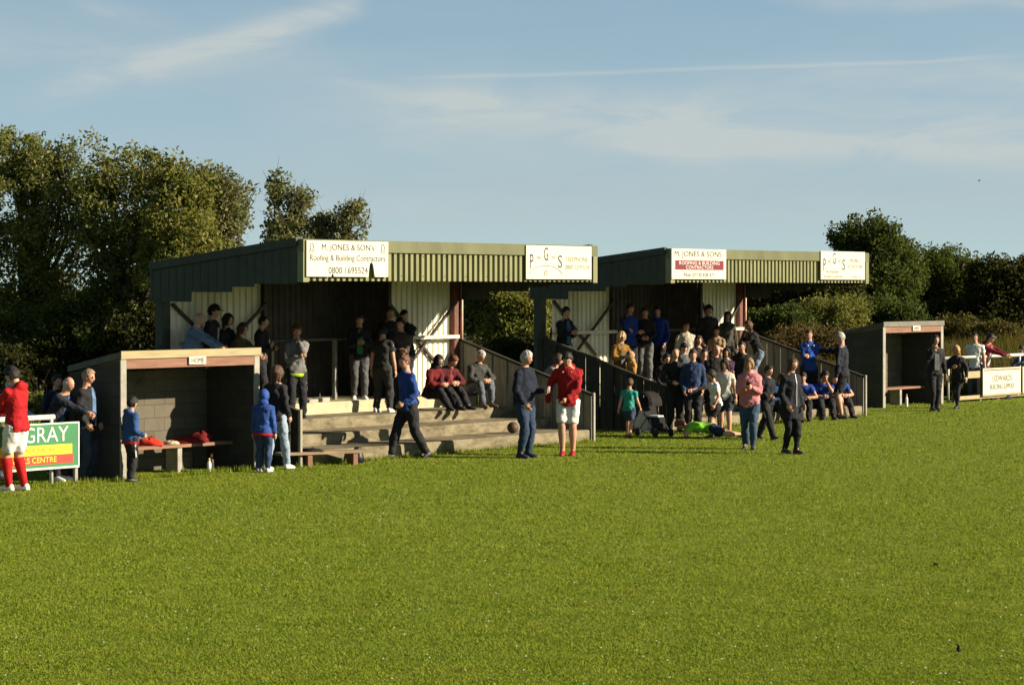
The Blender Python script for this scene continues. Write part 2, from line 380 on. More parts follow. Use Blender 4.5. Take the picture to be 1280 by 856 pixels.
def make_stand(idx, S, label, bays):
    L = LS[idx]
    t = thing('spectator_stand', label, 'stand', S, TH, 'covered stands along the touchline')
    # terrace
    for i in range(4):
        q = MB(); y1 = STEP_Y[i + 1] if i < 3 else 4.62
        x0, x1 = .06, L - .06
        q.bbox(x0, x1, STEP_Y[i], y1 + .0, -.05, STEP_Z[i], .018)
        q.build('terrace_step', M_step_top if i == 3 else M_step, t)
    D = 3.45
    # cream end bays of the back wall and the dark recess between them
    a0 = local_x(S, bays[0], D); a1 = local_x(S, bays[1], D); a2 = local_x(S, bays[2], D); a3 = L - .12
    q = MB(); q.corr(a0, a1, .86, 3.4, D, .16, .03); q.build('wall_panel', M_cream, t)
    q = MB(); q.corr(a2, a3, .86, 3.4, D, .16, .03); q.build('wall_panel', M_cream, t)
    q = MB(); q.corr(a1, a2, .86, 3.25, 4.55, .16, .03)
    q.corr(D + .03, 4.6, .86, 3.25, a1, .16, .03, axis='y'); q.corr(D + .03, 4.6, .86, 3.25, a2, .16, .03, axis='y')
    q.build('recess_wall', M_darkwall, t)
    # bracing and rails on the end bays
    for (p, r) in ((a0, a1), (a2, a3)):
        q = MB(); q.beam((p, D - .05, 2.72), (r, D - .05, 1.0), .05, .05); q.build('brace', M_steel, t)
        q = MB(); q.beam((p, D - .11, 1.0), (r, D - .11, 2.72), .05, .05); q.build('brace', M_steel, t)
        q = MB(); q.box(p, r, D - .20, D - .14, 1.98, 2.05); q.build('rail', mat('pale_rail', (.5, .46, .36), .6), t)
    # columns
    for x in (.02, L - .2):
        q = MB(); q.bbox(x, x + .2, D - .12, D + .08, 0, 3.42, .012); q.build('column', M_rust if x > 1 else M_dgreen, t)
    for x in (a1, a2):
        q = MB(); q.bbox(x - .05, x + .05, D - .1, D + .0, .86, 3.4, .008); q.build('column', M_steel, t)
    q = MB(); q.tube([(L - .01, D - .16, 1.9), (L - .01, D - .16, 3.1)], .028, 8); q.build('sunlit_edge', mat('sunlit_edge_paint', (.55, .33, .26), .5), t, True)  # pale strip added as the column's sunlit edge, light put into its colour
    # barrier across the recess
    bar = MB(); bar.tube([(a1, D + .02, 2.02), (a2, D + .02, 2.02)], .028, 8)
    br = bar.build('barrier_rail', mat('grey_steel', (.06, .06, .06), .5), t, True)
    for k in range(4):
        x = a1 + (a2 - a1) * (k + .3) / 4; q = MB(); q.bbox(x - .035, x + .035, D - .02, D + .06, .86, 2.0, .006); q.build('barrier_post', mat('grey_post', (.17, .165, .14), .6), br)
    # roof, fascia and gables
    ZF, ZB = 3.74, 3.36
    def zr(y): return ZF + (ZB - ZF) * y / 3.45
    q = MB()
    n = 60; vs = []
    for i in range(n * 4 + 1):
        x = L * i / (n * 4); dz = (.0, .0, .03, .03)[i % 4]
        for y in (-.02, 3.58): vs.append((x, y, zr(y) + dz))
    q.add(vs, [(2 * i, 2 * i + 2, 2 * i + 3, 2 * i + 1) for i in range(n * 4)])
    q.box(a1 - .05, a2 + .05, 3.56, 4.75, 3.26, 3.30)
    q.build('roof', M_roof, t)
    q = MB(); q.box(.01, L - .01, .02, .1, 3.30, 3.42); q.box(.01, L - .01, 1.7, 1.78, 3.42, 3.52); q.box(.01, L - .01, 3.2, 3.28, 3.24, 3.34); q.build('purlin', M_steel, t)
    for x in (.06, L * .33, L * .66, L - .14):
        q = MB(); q.beam((x, .1, 3.52), (x, 3.4, 3.2), .08, .14); q.build('rafter', M_steel, t)
    q = MB(); q.corr(.11, L - .11, 3.12, 3.63, -.09, .148, .062, duty=.5); q.build('fascia', M_fascia, t)
    q = MB()
    for k in range(int(L / .592)):
        for z in (3.2, 3.55): q.box(.15 + k * .592, .168 + k * .592, -.098, -.09, z, z + .018)
    q.build('fixing', M_rust, t); t.children[-1]['kind'] = 'stuff'
    q = MB(); q.box(-.02, L + .02, -.13, .02, 3.615, 3.81); q.box(-.012, L + .012, -.122, .012, 3.81, 3.822); q.build('flashing', M_flash, t)
    for x0, x1 in ((-.015, .12), (L - .12, L + .015)):
        q = MB(); q.box(x0, x1, -.125, .015, 3.10, 3.612); q.build('corner_trim', M_fascia, t)
    for x in (-.02, L - .03):
        for (y0, y1, zb) in ((.02, 1.02, 3.07), (1.02, 1.55, 3.02), (1.55, 2.55, 2.93), (2.55, 3.6, 2.76)):
            q = MB(); q.corr(y0, y1, 0, 0, x, .2, .010, axis='y', zf=lambda yy, zb=zb: (zb, zr(yy) + .0)); q.build('gable_sheet', M_dgreen, t)
        q = MB()
        q.beam((x + .01, -.0, zr(0) + .04), (x + .01, 3.6, zr(3.6) + .04), .1, .14); q.build('barge_cap', M_dgreen, t)
    # sloping side fences of upright boards
    for x, mm in ((.0, mat('shaded_board', (.035, .034, .029), .85, .3, 4, spec=.1)), (L - .0, M_board)):  # left boards darker: shade on their outer face put into the colour
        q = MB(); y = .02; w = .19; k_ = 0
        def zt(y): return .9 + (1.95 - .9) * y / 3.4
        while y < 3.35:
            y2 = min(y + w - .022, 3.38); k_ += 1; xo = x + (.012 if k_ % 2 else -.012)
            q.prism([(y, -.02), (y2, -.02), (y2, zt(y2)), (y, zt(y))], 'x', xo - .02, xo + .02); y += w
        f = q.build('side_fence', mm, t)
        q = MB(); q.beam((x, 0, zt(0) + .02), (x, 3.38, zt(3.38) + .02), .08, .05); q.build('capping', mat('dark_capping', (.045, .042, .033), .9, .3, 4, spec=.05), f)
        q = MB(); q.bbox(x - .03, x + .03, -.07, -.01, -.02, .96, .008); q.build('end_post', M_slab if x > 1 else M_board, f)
    return t

stand1 = make_stand(1, S1, 'nearer green roofed stand left of the gap, beside the HOME dugout', (213, 328, 483))
stand2 = make_stand(2, S2, 'farther green roofed stand packed with players and families, right of the gap', (690, 763, 873))

def sign_on_fascia(S, px0, px1, py0, py1, label, notch=None):
    ly = -.135
    a0 = local_x(S, px0, ly); a1 = local_x(S, px1, ly); pm = (px0 + px1) / 2
    z1 = local_z(S, pm, py0, ly); z0 = local_z(S, pm, py1, ly)
    c = S + Vv * ly + U * ((a0 + a1) / 2); w = a1 - a0; h = z1 - z0
    t = thing('sign', label, 'sign', (c.x, c.y, z0), TH, 'advertising boards on the stand roofs')
    q = MB()
    if notch:
        poly = [(-w / 2, 0)]
        for nx, nw, nh in notch:
            poly += [((nx - .5) * w - nw, 0), ((nx - .5) * w - nw * .6, nh * .85), ((nx - .5) * w, nh), ((nx - .5) * w + nw * .5, nh * .8), ((nx - .5) * w + nw, 0)]
        poly += [(w / 2, 0), (w / 2, h), (-w / 2, h)]
    else: poly = [(-w / 2, 0), (w / 2, 0), (w / 2, h), (-w / 2, h)]
    q.prism(poly, 'y', -.025, 0); q.build('board', M_sign, t)
    return t, w, h
YT = -.029
t, w, h = sign_on_fascia(S1, 382, 484, 301.5, 346, 'cream board reading M. JONES & SON\'s with torn lower edge, on nearer stand', [(.31, .035, .05), (.79, .085, .26)])
corner_text("M. JONES & SON's", w * .64, h * .23, M_ink, t, (0, YT, h * .80))
corner_text("Roofing & Building Contractors", w * .92, h * .22, M_ink, t, (0, YT, h * .50))
corner_text("0800 1695524", w * .48, h * .19, M_ink, t, (0, YT, h * .18))
for sx in (-.44, .43):
    q = MB(); n = 14; r = .05
    arc = [(w * sx + r * math.sin(a) * .8, YT, h * .82 + r * 1.3 * math.cos(a)) for a in [R(-150 + 300 * i / n) for i in range(n + 1)]]
    q.tube(arc, .007, 4); q.box(w * sx - .065, w * sx - .02, YT - .002, YT + .003, h * .70, h * .725); q.box(w * sx + .02, w * sx + .065, YT - .002, YT + .003, h * .70, h * .725)
    q.box(w * sx - .07, w * sx + .07, YT - .002, YT + .003, h * .655, h * .67)
    q.build('emblem', M_ink_pale, t)
def pgs(t, w, h, xg=-.2):
    corner_text('P', .11, h * .42, M_ink, t, (-w * .42, YT, h * .53), shear=0.0)
    corner_text('G', .13, h * .40, M_ink, t, (-w * .205, YT, h * .75))
    corner_text('S', .13, h * .38, M_ink, t, (w * .01, YT, h * .53))
    corner_text('the', .12, h * .11, M_ink_pale, t, (-w * .315, YT, h * .65)); corner_text('to', .09, h * .11, M_ink_pale, t, (-w * .09, YT, h * .66))
t, w, h = sign_on_fascia(S1, 656.5, 738, 307.5, 349, 'cream board with letters P G S and FREEPHONE, right end of nearer stand')
pgs(t, w, h)
corner_text('FREEPHONE', w * .34, h * .15, M_ink_pale, t, (w * .27, YT, h * .60)); corner_text('0800 1695524', w * .38, h * .14, M_ink_pale, t, (w * .27, YT, h * .37))
q = MB(); arc = [(-w * .21 + w * .25 * math.sin(a), YT, h * .1 + h * .30 * math.cos(a)) for a in [R(-80 + 160 * i / 18) for i in range(19)]]
q.tube(arc, .006, 4)
arc = [(-w * .21 + .04 * math.sin(a), YT, h * .17 + .055 * math.cos(a)) for a in [R(-150 + 300 * i / 12) for i in range(13)]]; q.tube(arc, .006, 4)
q.build('emblem', M_ink_pale, t)
t, w, h = sign_on_fascia(S2, 838.5, 906.5, 311.5, 349, 'white board with dark red panel reading ROOFING & BUILDING CONTRACTORS, on farther stand')
corner_text('M. JONES & SONS', w * .86, h * .24, M_ink, t, (-w * .02, YT, h * .81))
q = MB(); q.box(-w * .44, w * .45, YT, -.0255, h * .31, h * .62); q.build('red_panel', M_signred, t)
corner_text('ROOFING & BUILDING', w * .74, h * .11, M_white, t, (0, YT - .004, h * .535)); corner_text('CONTRACTORS', w * .50, h * .11, M_white, t, (0, YT - .004, h * .395))
corner_text('Mob: 07730 838 477', w * .56, h * .13, M_ink, t, (0, YT, h * .14))
t, w, h = sign_on_fascia(S2, 1025, 1080, 314.5, 349.5, 'cream board with letters P G S and MOBILE, right end of farther stand')
pgs(t, w, h)
corner_text('MOBILE', w * .22, h * .13, M_ink_pale, t, (w * .27, YT, h * .68)); corner_text('07730 91540', w * .32, h * .13, M_ink_pale, t, (w * .27, YT, h * .47))
corner_text('PROFESSIONAL', w * .28, h * .09, M_ink_pale, t, (-w * .24, YT, h * .27)); corner_text('ROOFING & LEADWORK', w * .42, h * .085, M_ink_pale, t, (-w * .22, YT, h * .1)); corner_text('ESTIMATES', w * .24, h * .07, M_ink_pale, t, (w * .28, YT, h * .09))

# ------------------------------------------------------------------ dugouts
THD = R(50)
def dugout(label, A, L, H0, Dp, roof_m, edge_m, word, wordlabel):
    t = thing('dugout', label, 'dugout', A, THD, 'team dugouts beside the pitch')
    HB = H0 - .24
    def zr(y): return H0 - .24 * y / Dp
    for x, mm in ((0, M_block_shaded), (L - .1, M_block_shaded)):
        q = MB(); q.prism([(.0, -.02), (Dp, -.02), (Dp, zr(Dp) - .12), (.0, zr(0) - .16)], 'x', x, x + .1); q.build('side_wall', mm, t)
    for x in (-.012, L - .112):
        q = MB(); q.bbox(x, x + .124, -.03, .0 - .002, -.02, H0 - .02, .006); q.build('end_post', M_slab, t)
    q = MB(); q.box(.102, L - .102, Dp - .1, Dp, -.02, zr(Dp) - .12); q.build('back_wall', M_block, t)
    q = MB(); q.prism([(-.03, zr(-.03) - .0), (Dp + .01, zr(Dp + .01) - .0), (Dp + .01, zr(Dp + .01) - .1), (-.03, zr(-.03) - .1)], 'x', -.015, L + .015); q.build('roof', roof_m, t)
    q = MB(); q.box(.115, L - .115, -.025, .03, H0 - .265, H0 - .105); q.build('fascia_board', M_red_wood, t)
    q = MB(); q.box(-.02, L + .02, -.055, -.032, H0 - .11, H0 + .015); q.build('roof_edge', edge_m, t)
    bz = .46
    b0 = MB(); b0.box(.104, 2.8, .42, .78, bz - .05, bz); bo = b0.build('bench', M_red_wood, t)
    for x in (.35, L * .54):
        q = MB(); q.bbox(x, x + .1, .45, .74, -.02, bz - .052, .006); q.build('bench_leg', M_slab, bo)
    q = MB(); q.bbox(2.0, 2.35, Dp - .32, Dp - .11, -.02, .3, .006); q.build('block_pier', M_block, t)
    # name board
    c = A + U_d * (L * .53) - V_d * .06
    s = thing('sign', wordlabel, 'sign', (c.x, c.y, A.z + H0 - .225), THD)
    q = MB(); q.box(-.18, .18, -.002, .03, 0, .125); q.build('board', M_sign, s)
    corner_text(word, .27, .085, M_ink, s, (0, -.006, .062))
    return t
U_d = Vector((math.cos(THD), math.sin(THD), 0)); V_d = Vector((-math.sin(THD), math.cos(THD), 0))
D1 = Vector((-6.125, 37.5, 0)); D2 = Vector((9.26, 60.0, 0))
dugout('grey block dugout with pale timber roof edge and HOME board, nearer on the left', D1, 2.98, 2.0, 1.24, M_roof, M_pale_wood, 'HOME', 'small white board reading HOME over the dugout')
dugout('grey block dugout with AWAY board, far right beyond the stands', D2, 2.96, 2.14, 1.25, M_roof, mat('grey_timber', (.13, .12, .10), .8, .2, 5), 'AWAY', 'small white board reading AWAY over the far dugout')
def d1(a, y, z=0): p = D1 + U_d * a + V_d * y; return Vector((p.x, p.y, z))
def d2(a, y, z=0): p = D2 + U_d * a + V_d * y; return Vector((p.x, p.y, z))

def heap(name, label, cat, p, sx, sy, sz, rgb, group=None, seed=0, rz=0):
    """a crumpled piece of cloth or soft bag lying on something"""
    q = MB(); nu, nv = 18, 7; rings = []
    for j in range(nv):
        t = j / (nv - 1); rr = math.cos(t * math.pi / 2 * .97); zz = sz * math.sin(t * math.pi / 2)
        rings.append([])
        for i in range(nu):
            a = 2 * math.pi * i / nu; k = 1 + .45 * noise.noise((math.cos(a) * 1.6 + seed * 7.3, math.sin(a) * 1.6, t * 2.2))
            rings[-1].append((sx * rr * k * math.cos(a), sy * rr * k * math.sin(a), max(0, zz * (1 + .5 * noise.noise((a, t * 3, seed)))) if j else 0))
    q.loft(rings)
    o = q.build(name, cloth(rgb), None, True); o.location = p; o.rotation_euler = (0, 0, rz); return tag(o, label, cat, group)
heap('training_bib', 'bright red bib heaped on left end of HOME bench', 'bib', d1(1.14, .6, .46), .2, .13, .12, (.55, .035, .02), None, 1)
heap('training_bib', 'dark red bib lying flat on middle of HOME bench', 'bib', d1(1.92, .62, .46), .3, .14, .1, (.22, .012, .015), None, 2)
heap('maroon_bib', 'maroon bib heaped on right end of HOME bench', 'bib', d1(2.3, .66, .46), .2, .13, .17, (.16, .012, .012), None, 3)
heap('towel', 'pale yellow towel between red bibs on HOME bench', 'towel', d1(1.57, .56, .46), .15, .1, .06, (.6, .52, .3), None, 4)
def bottle(label, p, rgb, caprgb, h=.24, group=None):
    t = thing('water_bottle', label, 'bottle', p, 0, group)
    q = MB(); q.tube([(0, 0, 0), (0, 0, .01), (0, 0, h * .62), (0, 0, h * .75), (0, 0, h * .8)], [.03, .036, .036, .026, .018], 10); q.build('body', mat('bottle_%d' % int(rgb[0] * 99), rgb, .35, .05), t, True)
    q = MB(); q.tube([(0, 0, h * .8), (0, 0, h * .95), (0, 0, h)], [.02, .02, .01], 8); q.build('cap', mat('cap_%d' % int(caprgb[0] * 99), caprgb, .4, .05), t, True)
bottle('white bottle standing on floor under HOME roof', d1(1.93, .05), (.6, .6, .56), (.5, .3, .1))
bottle('dark bottle with red cap standing on floor of HOME dugout', d1(2.08, .15), (.06, .05, .05), (.5, .04, .02), .3)
bottle('white bottle standing by bench leg of AWAY dugout', d2(1.0, -.1), (.7, .68, .66), (.5, .05, .04), .32)
# notice
p = d1(1.40, 1.155, 1.30); t = thing('notice', 'white paper notice in frame on HOME dugout back wall', 'notice', p, THD)
q = MB(); q.box(-.1, .1, -.012, 0, 0, .27); q.build('sheet', M_white, t)
q = MB(); q.box(-.08, .08, -.015, -.0125, .09, .24); q.build('picture', mat('grey_print', (.18, .18, .17), .6, .4, 30), t)

# ------------------------------------------------------------------ left rail and board
F0 = Vector((X_at(96, 36.9), 36.9, 0))
def f1(a, y=0, z=0): p = F0 + U_d * a + V_d * y; return Vector((p.x, p.y, z))
t = thing('pitch_rail', 'grey tubular rail behind the green GRAY board', 'railing', F0, THD)
q = MB(); q.tube([(-6, .12, 1.03), (-.35, .12, 1.03)], .042, 10); q.build('rail', mat('grey_pipe', (.42, .42, .38), .45), t, True)
for x in (-.4, -2.4, -4.4):
    q = MB(); q.tube([(x, .12, 0), (x, .12, 1.0)], .03, 8); q.build('post', mat('grey_pipe', (.42, .42, .38), .45), t, True)
t = thing('advertising_board', 'green board reading GRAY with yellow and red bands at left edge', 'sign', F0, THD)
BW = 3.4
q = MB(); q.box(-BW, 0, -.03, 0, .28, .93); q.build('board', mat('green_paint', (.028, .15, .055), .45, .08, 2), t)
q = MB(); q.box(-BW, .02, -.035, .005, .25, .28); q.box(0, .022, -.035, .005, .28, .95); q.box(-BW, 0, -.035, .005, .93, .95); q.build('frame', mat('frame_paint', (.6, .58, .46), .5), t)
q = MB(); q.bbox(-.03, .03, .006, .06, -.02, .9, .005); q.build('post', M_slab, t)
q = MB(); q.box(-2.2, -.12, -.034, -.031, .47, .62); q.build('yellow_band', mat('yellow_paint', (.72, .52, .02), .45, .05), t)
q = MB(); q.box(-2.2, -.1, -.034, -.031, .33, .465); q.build('red_band', mat('red_paint', (.5, .035, .02), .45, .05), t)
corner_text('GRAY', .86, .23, M_white, t, (-.62, -.036, .78))
corner_text('HUWS', .86, .23, M_white, t, (-1.95, -.036, .78))
corner_text('COED, ADEILADU', .95, .07, mat('olive_ink', (.2, .16, .03), .6), t, (-.95, -.038, .545)); corner_text('MATERIALS CENTRE', 1.15, .085, mat('yellow_paint', (.72, .52, .02)), t, (-1.0, -.038, .4))
q = MB(); q.beam((-1.28, -.034, .86), (-1.17, -.034, .72), .004, .035); q.build('tick', mat('yellow_paint', (.72, .52, .02)), t)
q = MB(); q.prism([(-1.3, .66), (-1.12, .66), (-1.15, .74), (-1.25, .72)], 'y', -.036, -.031); q.build('red_mark', mat('red_paint', (.5, .035, .02)), t)
q = MB(); q.prism([(-1.9, .36), (-1.66, .36), (-1.66, .5), (-1.78, .58), (-1.9, .5)], 'y', -.040, -.035); q.build('house_emblem', mat('orange_paint', (.7, .3, .06), .5), t)

# ------------------------------------------------------------------ right rail, boards, hoarding
G0 = d2(2.96, 0) + U_d * .15
t = thing('pitch_rail', 'white tubular rail right of the AWAY dugout', 'railing', G0, THD)
q = MB(); q.tube([(.1, .25, 1.16), (9, .25, 1.17)], .045, 10); q.build('rail', M_white, t, True)
for x in (.6, 2.55, 4.5, 6.5):
    q = MB(); q.tube([(x, .25, 0), (x, .25, 1.14)], .03, 8); q.build('post', M_white, t, True)
t = thing('board_fence', 'low cream board fence under the white rail', 'fence', G0, THD)
for z0, z1 in ((.62, .8), (.06, .16)):
    q = MB(); q.box(.5, 9, .0, .035, z0, z1); q.build('board', M_pale_wood, t)
for x in (.55, 1.9, 3.3, 4.7, 6.2):
    q = MB(); q.bbox(x, x + .09, .037, .12, -.02, .82, .006); q.build('post', M_wood, t)
EA, EB = 1.05, 2.95
def edge_a(px):
    k = (px - CX) / FPX; return (k * G0.y - G0.x) / (U_d.x - k * U_d.y)
EA, EB = edge_a(1226), edge_a(1273)
t = thing('advertising_board', 'cream hoarding reading I EDWARDS leaning on low fence at right', 'sign', G0 + U_d * ((EA + EB) / 2) - V_d * .04, THD); w = EB - EA
q = MB(); q.box(-w / 2, w / 2, -.03, .0, .17, .86); q.build('board', M_sign, t)
q = MB(); q.box(-w / 2 - .02, w / 2 + .02, -.035, .004, .12, .168); q.build('base_batten', M_pale_wood, t)
q = MB(); q.box(-w / 2 + .05, w / 2 - .05, -.034, -.031, .86 - .07, .86 - .03); q.build('top_lettering', mat('brown_ink', (.2, .14, .06), .6, .9, 30), t)
corner_text('I EDWARDS', w * .52, .15, M_ink, t, (0, -.034, .58)); corner_text('BUILDING SUPPLIES', w * .64, .13, M_ink, t, (0, -.034, .36))
t = thing('advertising_board', 'plain cream hoarding cut by right edge of photo', 'sign', G0 + U_d * (EB + 1.0) - V_d * .04, THD)
q = MB(); q.box(-.88, .9, -.03, 0, .17, .86); q.build('board', M_sign, t)
q = MB(); q.box(-.9, .92, -.035, .004, .12, .168); q.build('base_batten', M_pale_wood, t)
p = Vector((X_at(1229, Y_ground(499)), Y_ground(499), 0)); heap('kit_bag', 'red kit bag lying on grass under I EDWARDS board', 'bag', p, .42, .2, .17, (.42, .02, .02), None, 5)
heap('kit_bag', 'small dark bag beside red kit bag by low fence', 'bag', p + Vector((.62, .25, 0)), .2, .14, .12, (.03, .03, .05), None, 6)
# ------------------------------------------------------------------ bench, cone, bags in front of the stands
Yb = Y_ground(584); p = Vector((X_at(347, Yb), Yb, 0))
t = thing('low_bench', 'low wooden plank bench at foot of nearer stand steps', 'bench', p, R(30))
q = MB(); q.bbox(0, 1.7, -.14, .14, .2, .245, .006); q.build('seat', M_wood, t)
for x in (.5, 1.35):
    q = MB(); q.bbox(x, x + .09, -.12, .12, -.01, .2, .006); q.build('leg', M_red_wood, t)
heap('coat', 'dark coat lying on low wooden bench', 'coat', p + Vector((.55, .32, .245)), .2, .1, .06, (.02, .018, .018), None, 8)
Yb = Y_ground(578); p = Vector((X_at(447, Yb), Yb, 0))
t = thing('traffic_cone', 'black cone standing at foot of the nearer stand steps', 'cone', p)
q = MB(); q.tube([(0, 0, .03), (0, 0, .12), (0, 0, .22), (0, 0, .26), (0, 0, .27)], [.13, .1, .075, .055, .05], 14); q.build('body', M_black, t, True)
q = MB(); q.bbox(-.13, .13, -.13, .13, 0, .035, .01); q.build('base', M_black, t)
Yb = Y_ground(552); heap('kit_bag', 'black holdall lying against end of nearer stand steps', 'bag', Vector((X_at(712, Yb), Yb, 0)), .34, .16, .2, (.012, .012, .013), None, 9, R(20))
q = MB(); q.ell((0, 0, 0), (.11, .11, .11), None, 16, 10); o = q.build('football', mat('brown_leather', (.06, .04, .026), .6), None, True)
pf = local_pt(S1, 641, .45); o.location = (pf.x, pf.y, STEP_Z[0] + .11); tag(o, 'brown football on lowest step behind man in navy jacket', 'ball')
for k, (px, lab) in enumerate(((344, 'leftmost of the pale slabs lying on the top terrace'), (357, 'pale slab left of the barrier post on top terrace'), (387, 'pale slab under barrier post on top terrace'), (402, 'pale slab right of barrier post on top terrace'))):
    pp = local_pt(S1, px, 3.02); q = MB(); q.bbox(-.16, .16, -.1, .1, 0, .06 + .02 * (k % 2), .008); o = q.build('concrete_slab', M_slab); o.location = (pp.x, pp.y, STEP_Z[3]); o.rotation_euler = (0, 0, TH + .1 * k); tag(o, lab, 'slab', 'loose slabs on the terrace')
# clod and bird
Yb = Y_ground(814); heap('turf_clod', 'dark clod of torn turf near the bottom right corner', 'clod', Vector((X_at(1198, Yb), Yb, 0.0)), .018, .018, .055, (.012, .01, .008), None, 11)
Yb = Y_ground(707); heap('turf_clod', 'dark flat clod on the grass at right, farther out', 'clod', Vector((X_at(1170, Yb), Yb, 0.0)), .035, .03, .03, (.012, .01, .008), None, 12)
bd = thing('bird', 'tiny dark bird flying in the sky above the right trees', 'bird', (X_at(1224, 110), 110, Z_at(226, 110)))
q = MB(); q.ell((0, 0, 0), (.045, .02, .02)); q.ell((.05, 0, .01), (.018, .015, .015)); q.prism([(-.1, -.025), (-.1, .025), (-.035, 0)], 'z', -.003, .003); q.build('body', M_black, bd, True)
for s in (-1, 1):
    q = MB(); q.add([(.025, 0, 0), (-.025, 0, 0), (-.03, s * .08, .035), (.0, s * .085, .04), (.0, 0, .005)], [(0, 1, 2, 3), (0, 3, 2, 1)]); q.build('wing', M_black, bd)
# pushchair
Yb = Y_ground(545); p = Vector((X_at(818, Yb), Yb, 0))
t = thing('pushchair', 'black pushchair with white lining parked before farther stand', 'pushchair', p, R(35))
t.scale = (.82, .82, .82)
q = MB()
for s in (-.22, .22):
    q.tube([(s, -.35, .1), (s, .1, .55), (s, .42, 1.02)], .013, 6); q.tube([(s, .35, .1), (s, .0, .5)], .013, 6)
q.tube([(-.22, .42, 1.02), (.22, .42, 1.02)], .016, 6); q.tube([(-.22, -.35, .1), (.22, -.35, .1)], .012, 6); q.tube([(-.22, .35, .1), (.22, .35, .1)], .012, 6); q.build('frame', M_black, t, True)
q = MB(); q.bbox(-.19, .19, -.2, .12, .42, .48, .02); q.prism([(.1, .48), (.15, .48), (.33, .95), (.28, .95)], 'x', -.19, .19); q.prism([(-.2, .48), (-.24, .2), (-.2, .2), (-.16, .42)], 'x', -.17, .17); q.build('seat', cloth((.016, .016, .018)), t)
q = MB(); rings = []
for k in range(7):
    a = R(-10 + 110 * k / 6); rings.append([(x, .27 - .36 * math.sin(a) * sc, .8 + .3 * math.cos(a) * sc) for x, sc in ((-.2, .9), (-.14, 1), (.14, 1), (.2, .9), (.2, .82), (.14, .93), (-.14, .93), (-.2, .82))])
q.loft(rings); q.build('hood', cloth((.018, .018, .02)), t)
q = MB(); q.bbox(-.15, .15, -.19, .08, .482, .52, .012); q.build('lining', cloth((.6, .6, .57)), t)
for sx in (-.25, .25):
    for sy in (-.35, .35):
        q = MB(); q.tube([(sx - .02, sy, .1), (sx + .02, sy, .1)], .1, 14); q.build('wheel', M_rubber, t, True)
Yb = Y_ground(541); heap('bag', 'white changing bag on the ground beside the pushchair', 'bag', Vector((X_at(806, Yb - 0), Yb + .4, 0.0)), .17, .14, .5, (.62, .6, .54), None, 15)


# ------------------------------------------------------------------ people
TEXN = bpy.data.textures.new('folds', 'CLOUDS'); TEXN.noise_scale = .10; TEXN.noise_depth = 2
PENDING = []      # (object, extra mesh builder, mats) shrink to final mesh in one go
def grow(mb, name, mats, parent, voxel, folds=0.0, extra=None, smooth=3):
    o = bpy.data.objects.new(name, mb.mesh(name, mats[0])); COL.objects.link(o); o.parent = parent
    r = o.modifiers.new('r', 'REMESH'); r.mode = 'VOXEL'; r.voxel_size = voxel; r.use_smooth_shade = True
    s = o.modifiers.new('s', 'SMOOTH'); s.factor = .5; s.iterations = smooth
    if folds:
        d = o.modifiers.new('d', 'DISPLACE'); d.texture = TEXN; d.strength = folds; d.mid_level = .5; d.texture_coords = 'LOCAL'
    PENDING.append((o, extra, mats)); return o
def finish_people():
    bpy.context.view_layer.update(); dg = bpy.context.evaluated_depsgraph_get()
    for o, extra, mats in PENDING:
        me = bpy.data.meshes.new_from_object(o.evaluated_get(dg))
        nv = len(me.vertices)
        if extra is not None:
            co = np.empty(nv * 3, np.float32); me.vertices.foreach_get('co', co)
            polys = [list(p.vertices) for p in me.polygons]; mi = [0] * len(polys)
            m2 = bpy.data.meshes.new(o.name)
            m2.from_pydata([tuple(c) for c in co.reshape(-1, 3)] + extra.v, [], polys + [[i + nv for i in f] for f in extra.f])
            for mm in mats: m2.materials.append(mm)
            m2.polygons.foreach_set('material_index', mi + extra.mi); m2.polygons.foreach_set('use_smooth', [True] * len(m2.polygons)); m2.update(); me = m2
        o.modifiers.clear(); old = o.data; o.data = me; bpy.data.meshes.remove(old); me.name = o.name
    PENDING.clear()

def ik(a, b, l1, l2, hint):
    a = Vector(a); b = Vector(b); d = b - a; L = d.length
    if L > (l1 + l2) * .998: d = d * ((l1 + l2) * .998 / L); b = a + d; L = d.length
    L = max(L, abs(l1 - l2) * 1.05 + 1e-3); x = (l1 * l1 - l2 * l2 + L * L) / (2 * L); h = math.sqrt(max(0, l1 * l1 - x * x))
    u = d.normalized(); hv = Vector(hint); hv = hv - u * hv.dot(u)
    if hv.length < 1e-4: hv = u.orthogonal()
    return a + u * x + hv.normalized() * h, b

def head_pt(lam, phi, hs, grow_=1.0, bump=0.0):
    """point on the head for direction lam (0 forward, + right), phi up; hs = head height"""
    w, d, h = .335 * hs, .425 * hs, .5 * hs
    dx, dy, dz = math.sin(lam) * math.cos(phi), math.cos(lam) * math.cos(phi), math.sin(phi)
    x, y, z = w * dx, d * dy, h * dz
    if dz < 0:
        k = -dz; x *= 1 - .34 * k
        if dy < 0: y *= 1 - .55 * k
        else: y *= 1 - .08 * k
    def g(l0, p0, sl, sp): return math.exp(-((lam - R(l0)) / R(sl)) ** 2 - ((phi - R(p0)) / R(sp)) ** 2)
    if abs(lam) < R(70):
        y += hs * (.085 * g(0, -12, 9, 12) + .03 * g(0, 3, 7, 12) - .045 * (g(21, 2, 10, 9) + g(-21, 2, 10, 9)) + .018 * g(0, 15, 34, 7) + .02 * g(0, -37, 14, 7) + .045 * g(0, -62, 20, 14) - .012 * g(0, -30, 14, 4))
    return Vector((x, y, z)) * grow_ + Vector((dx, dy, dz)) * bump
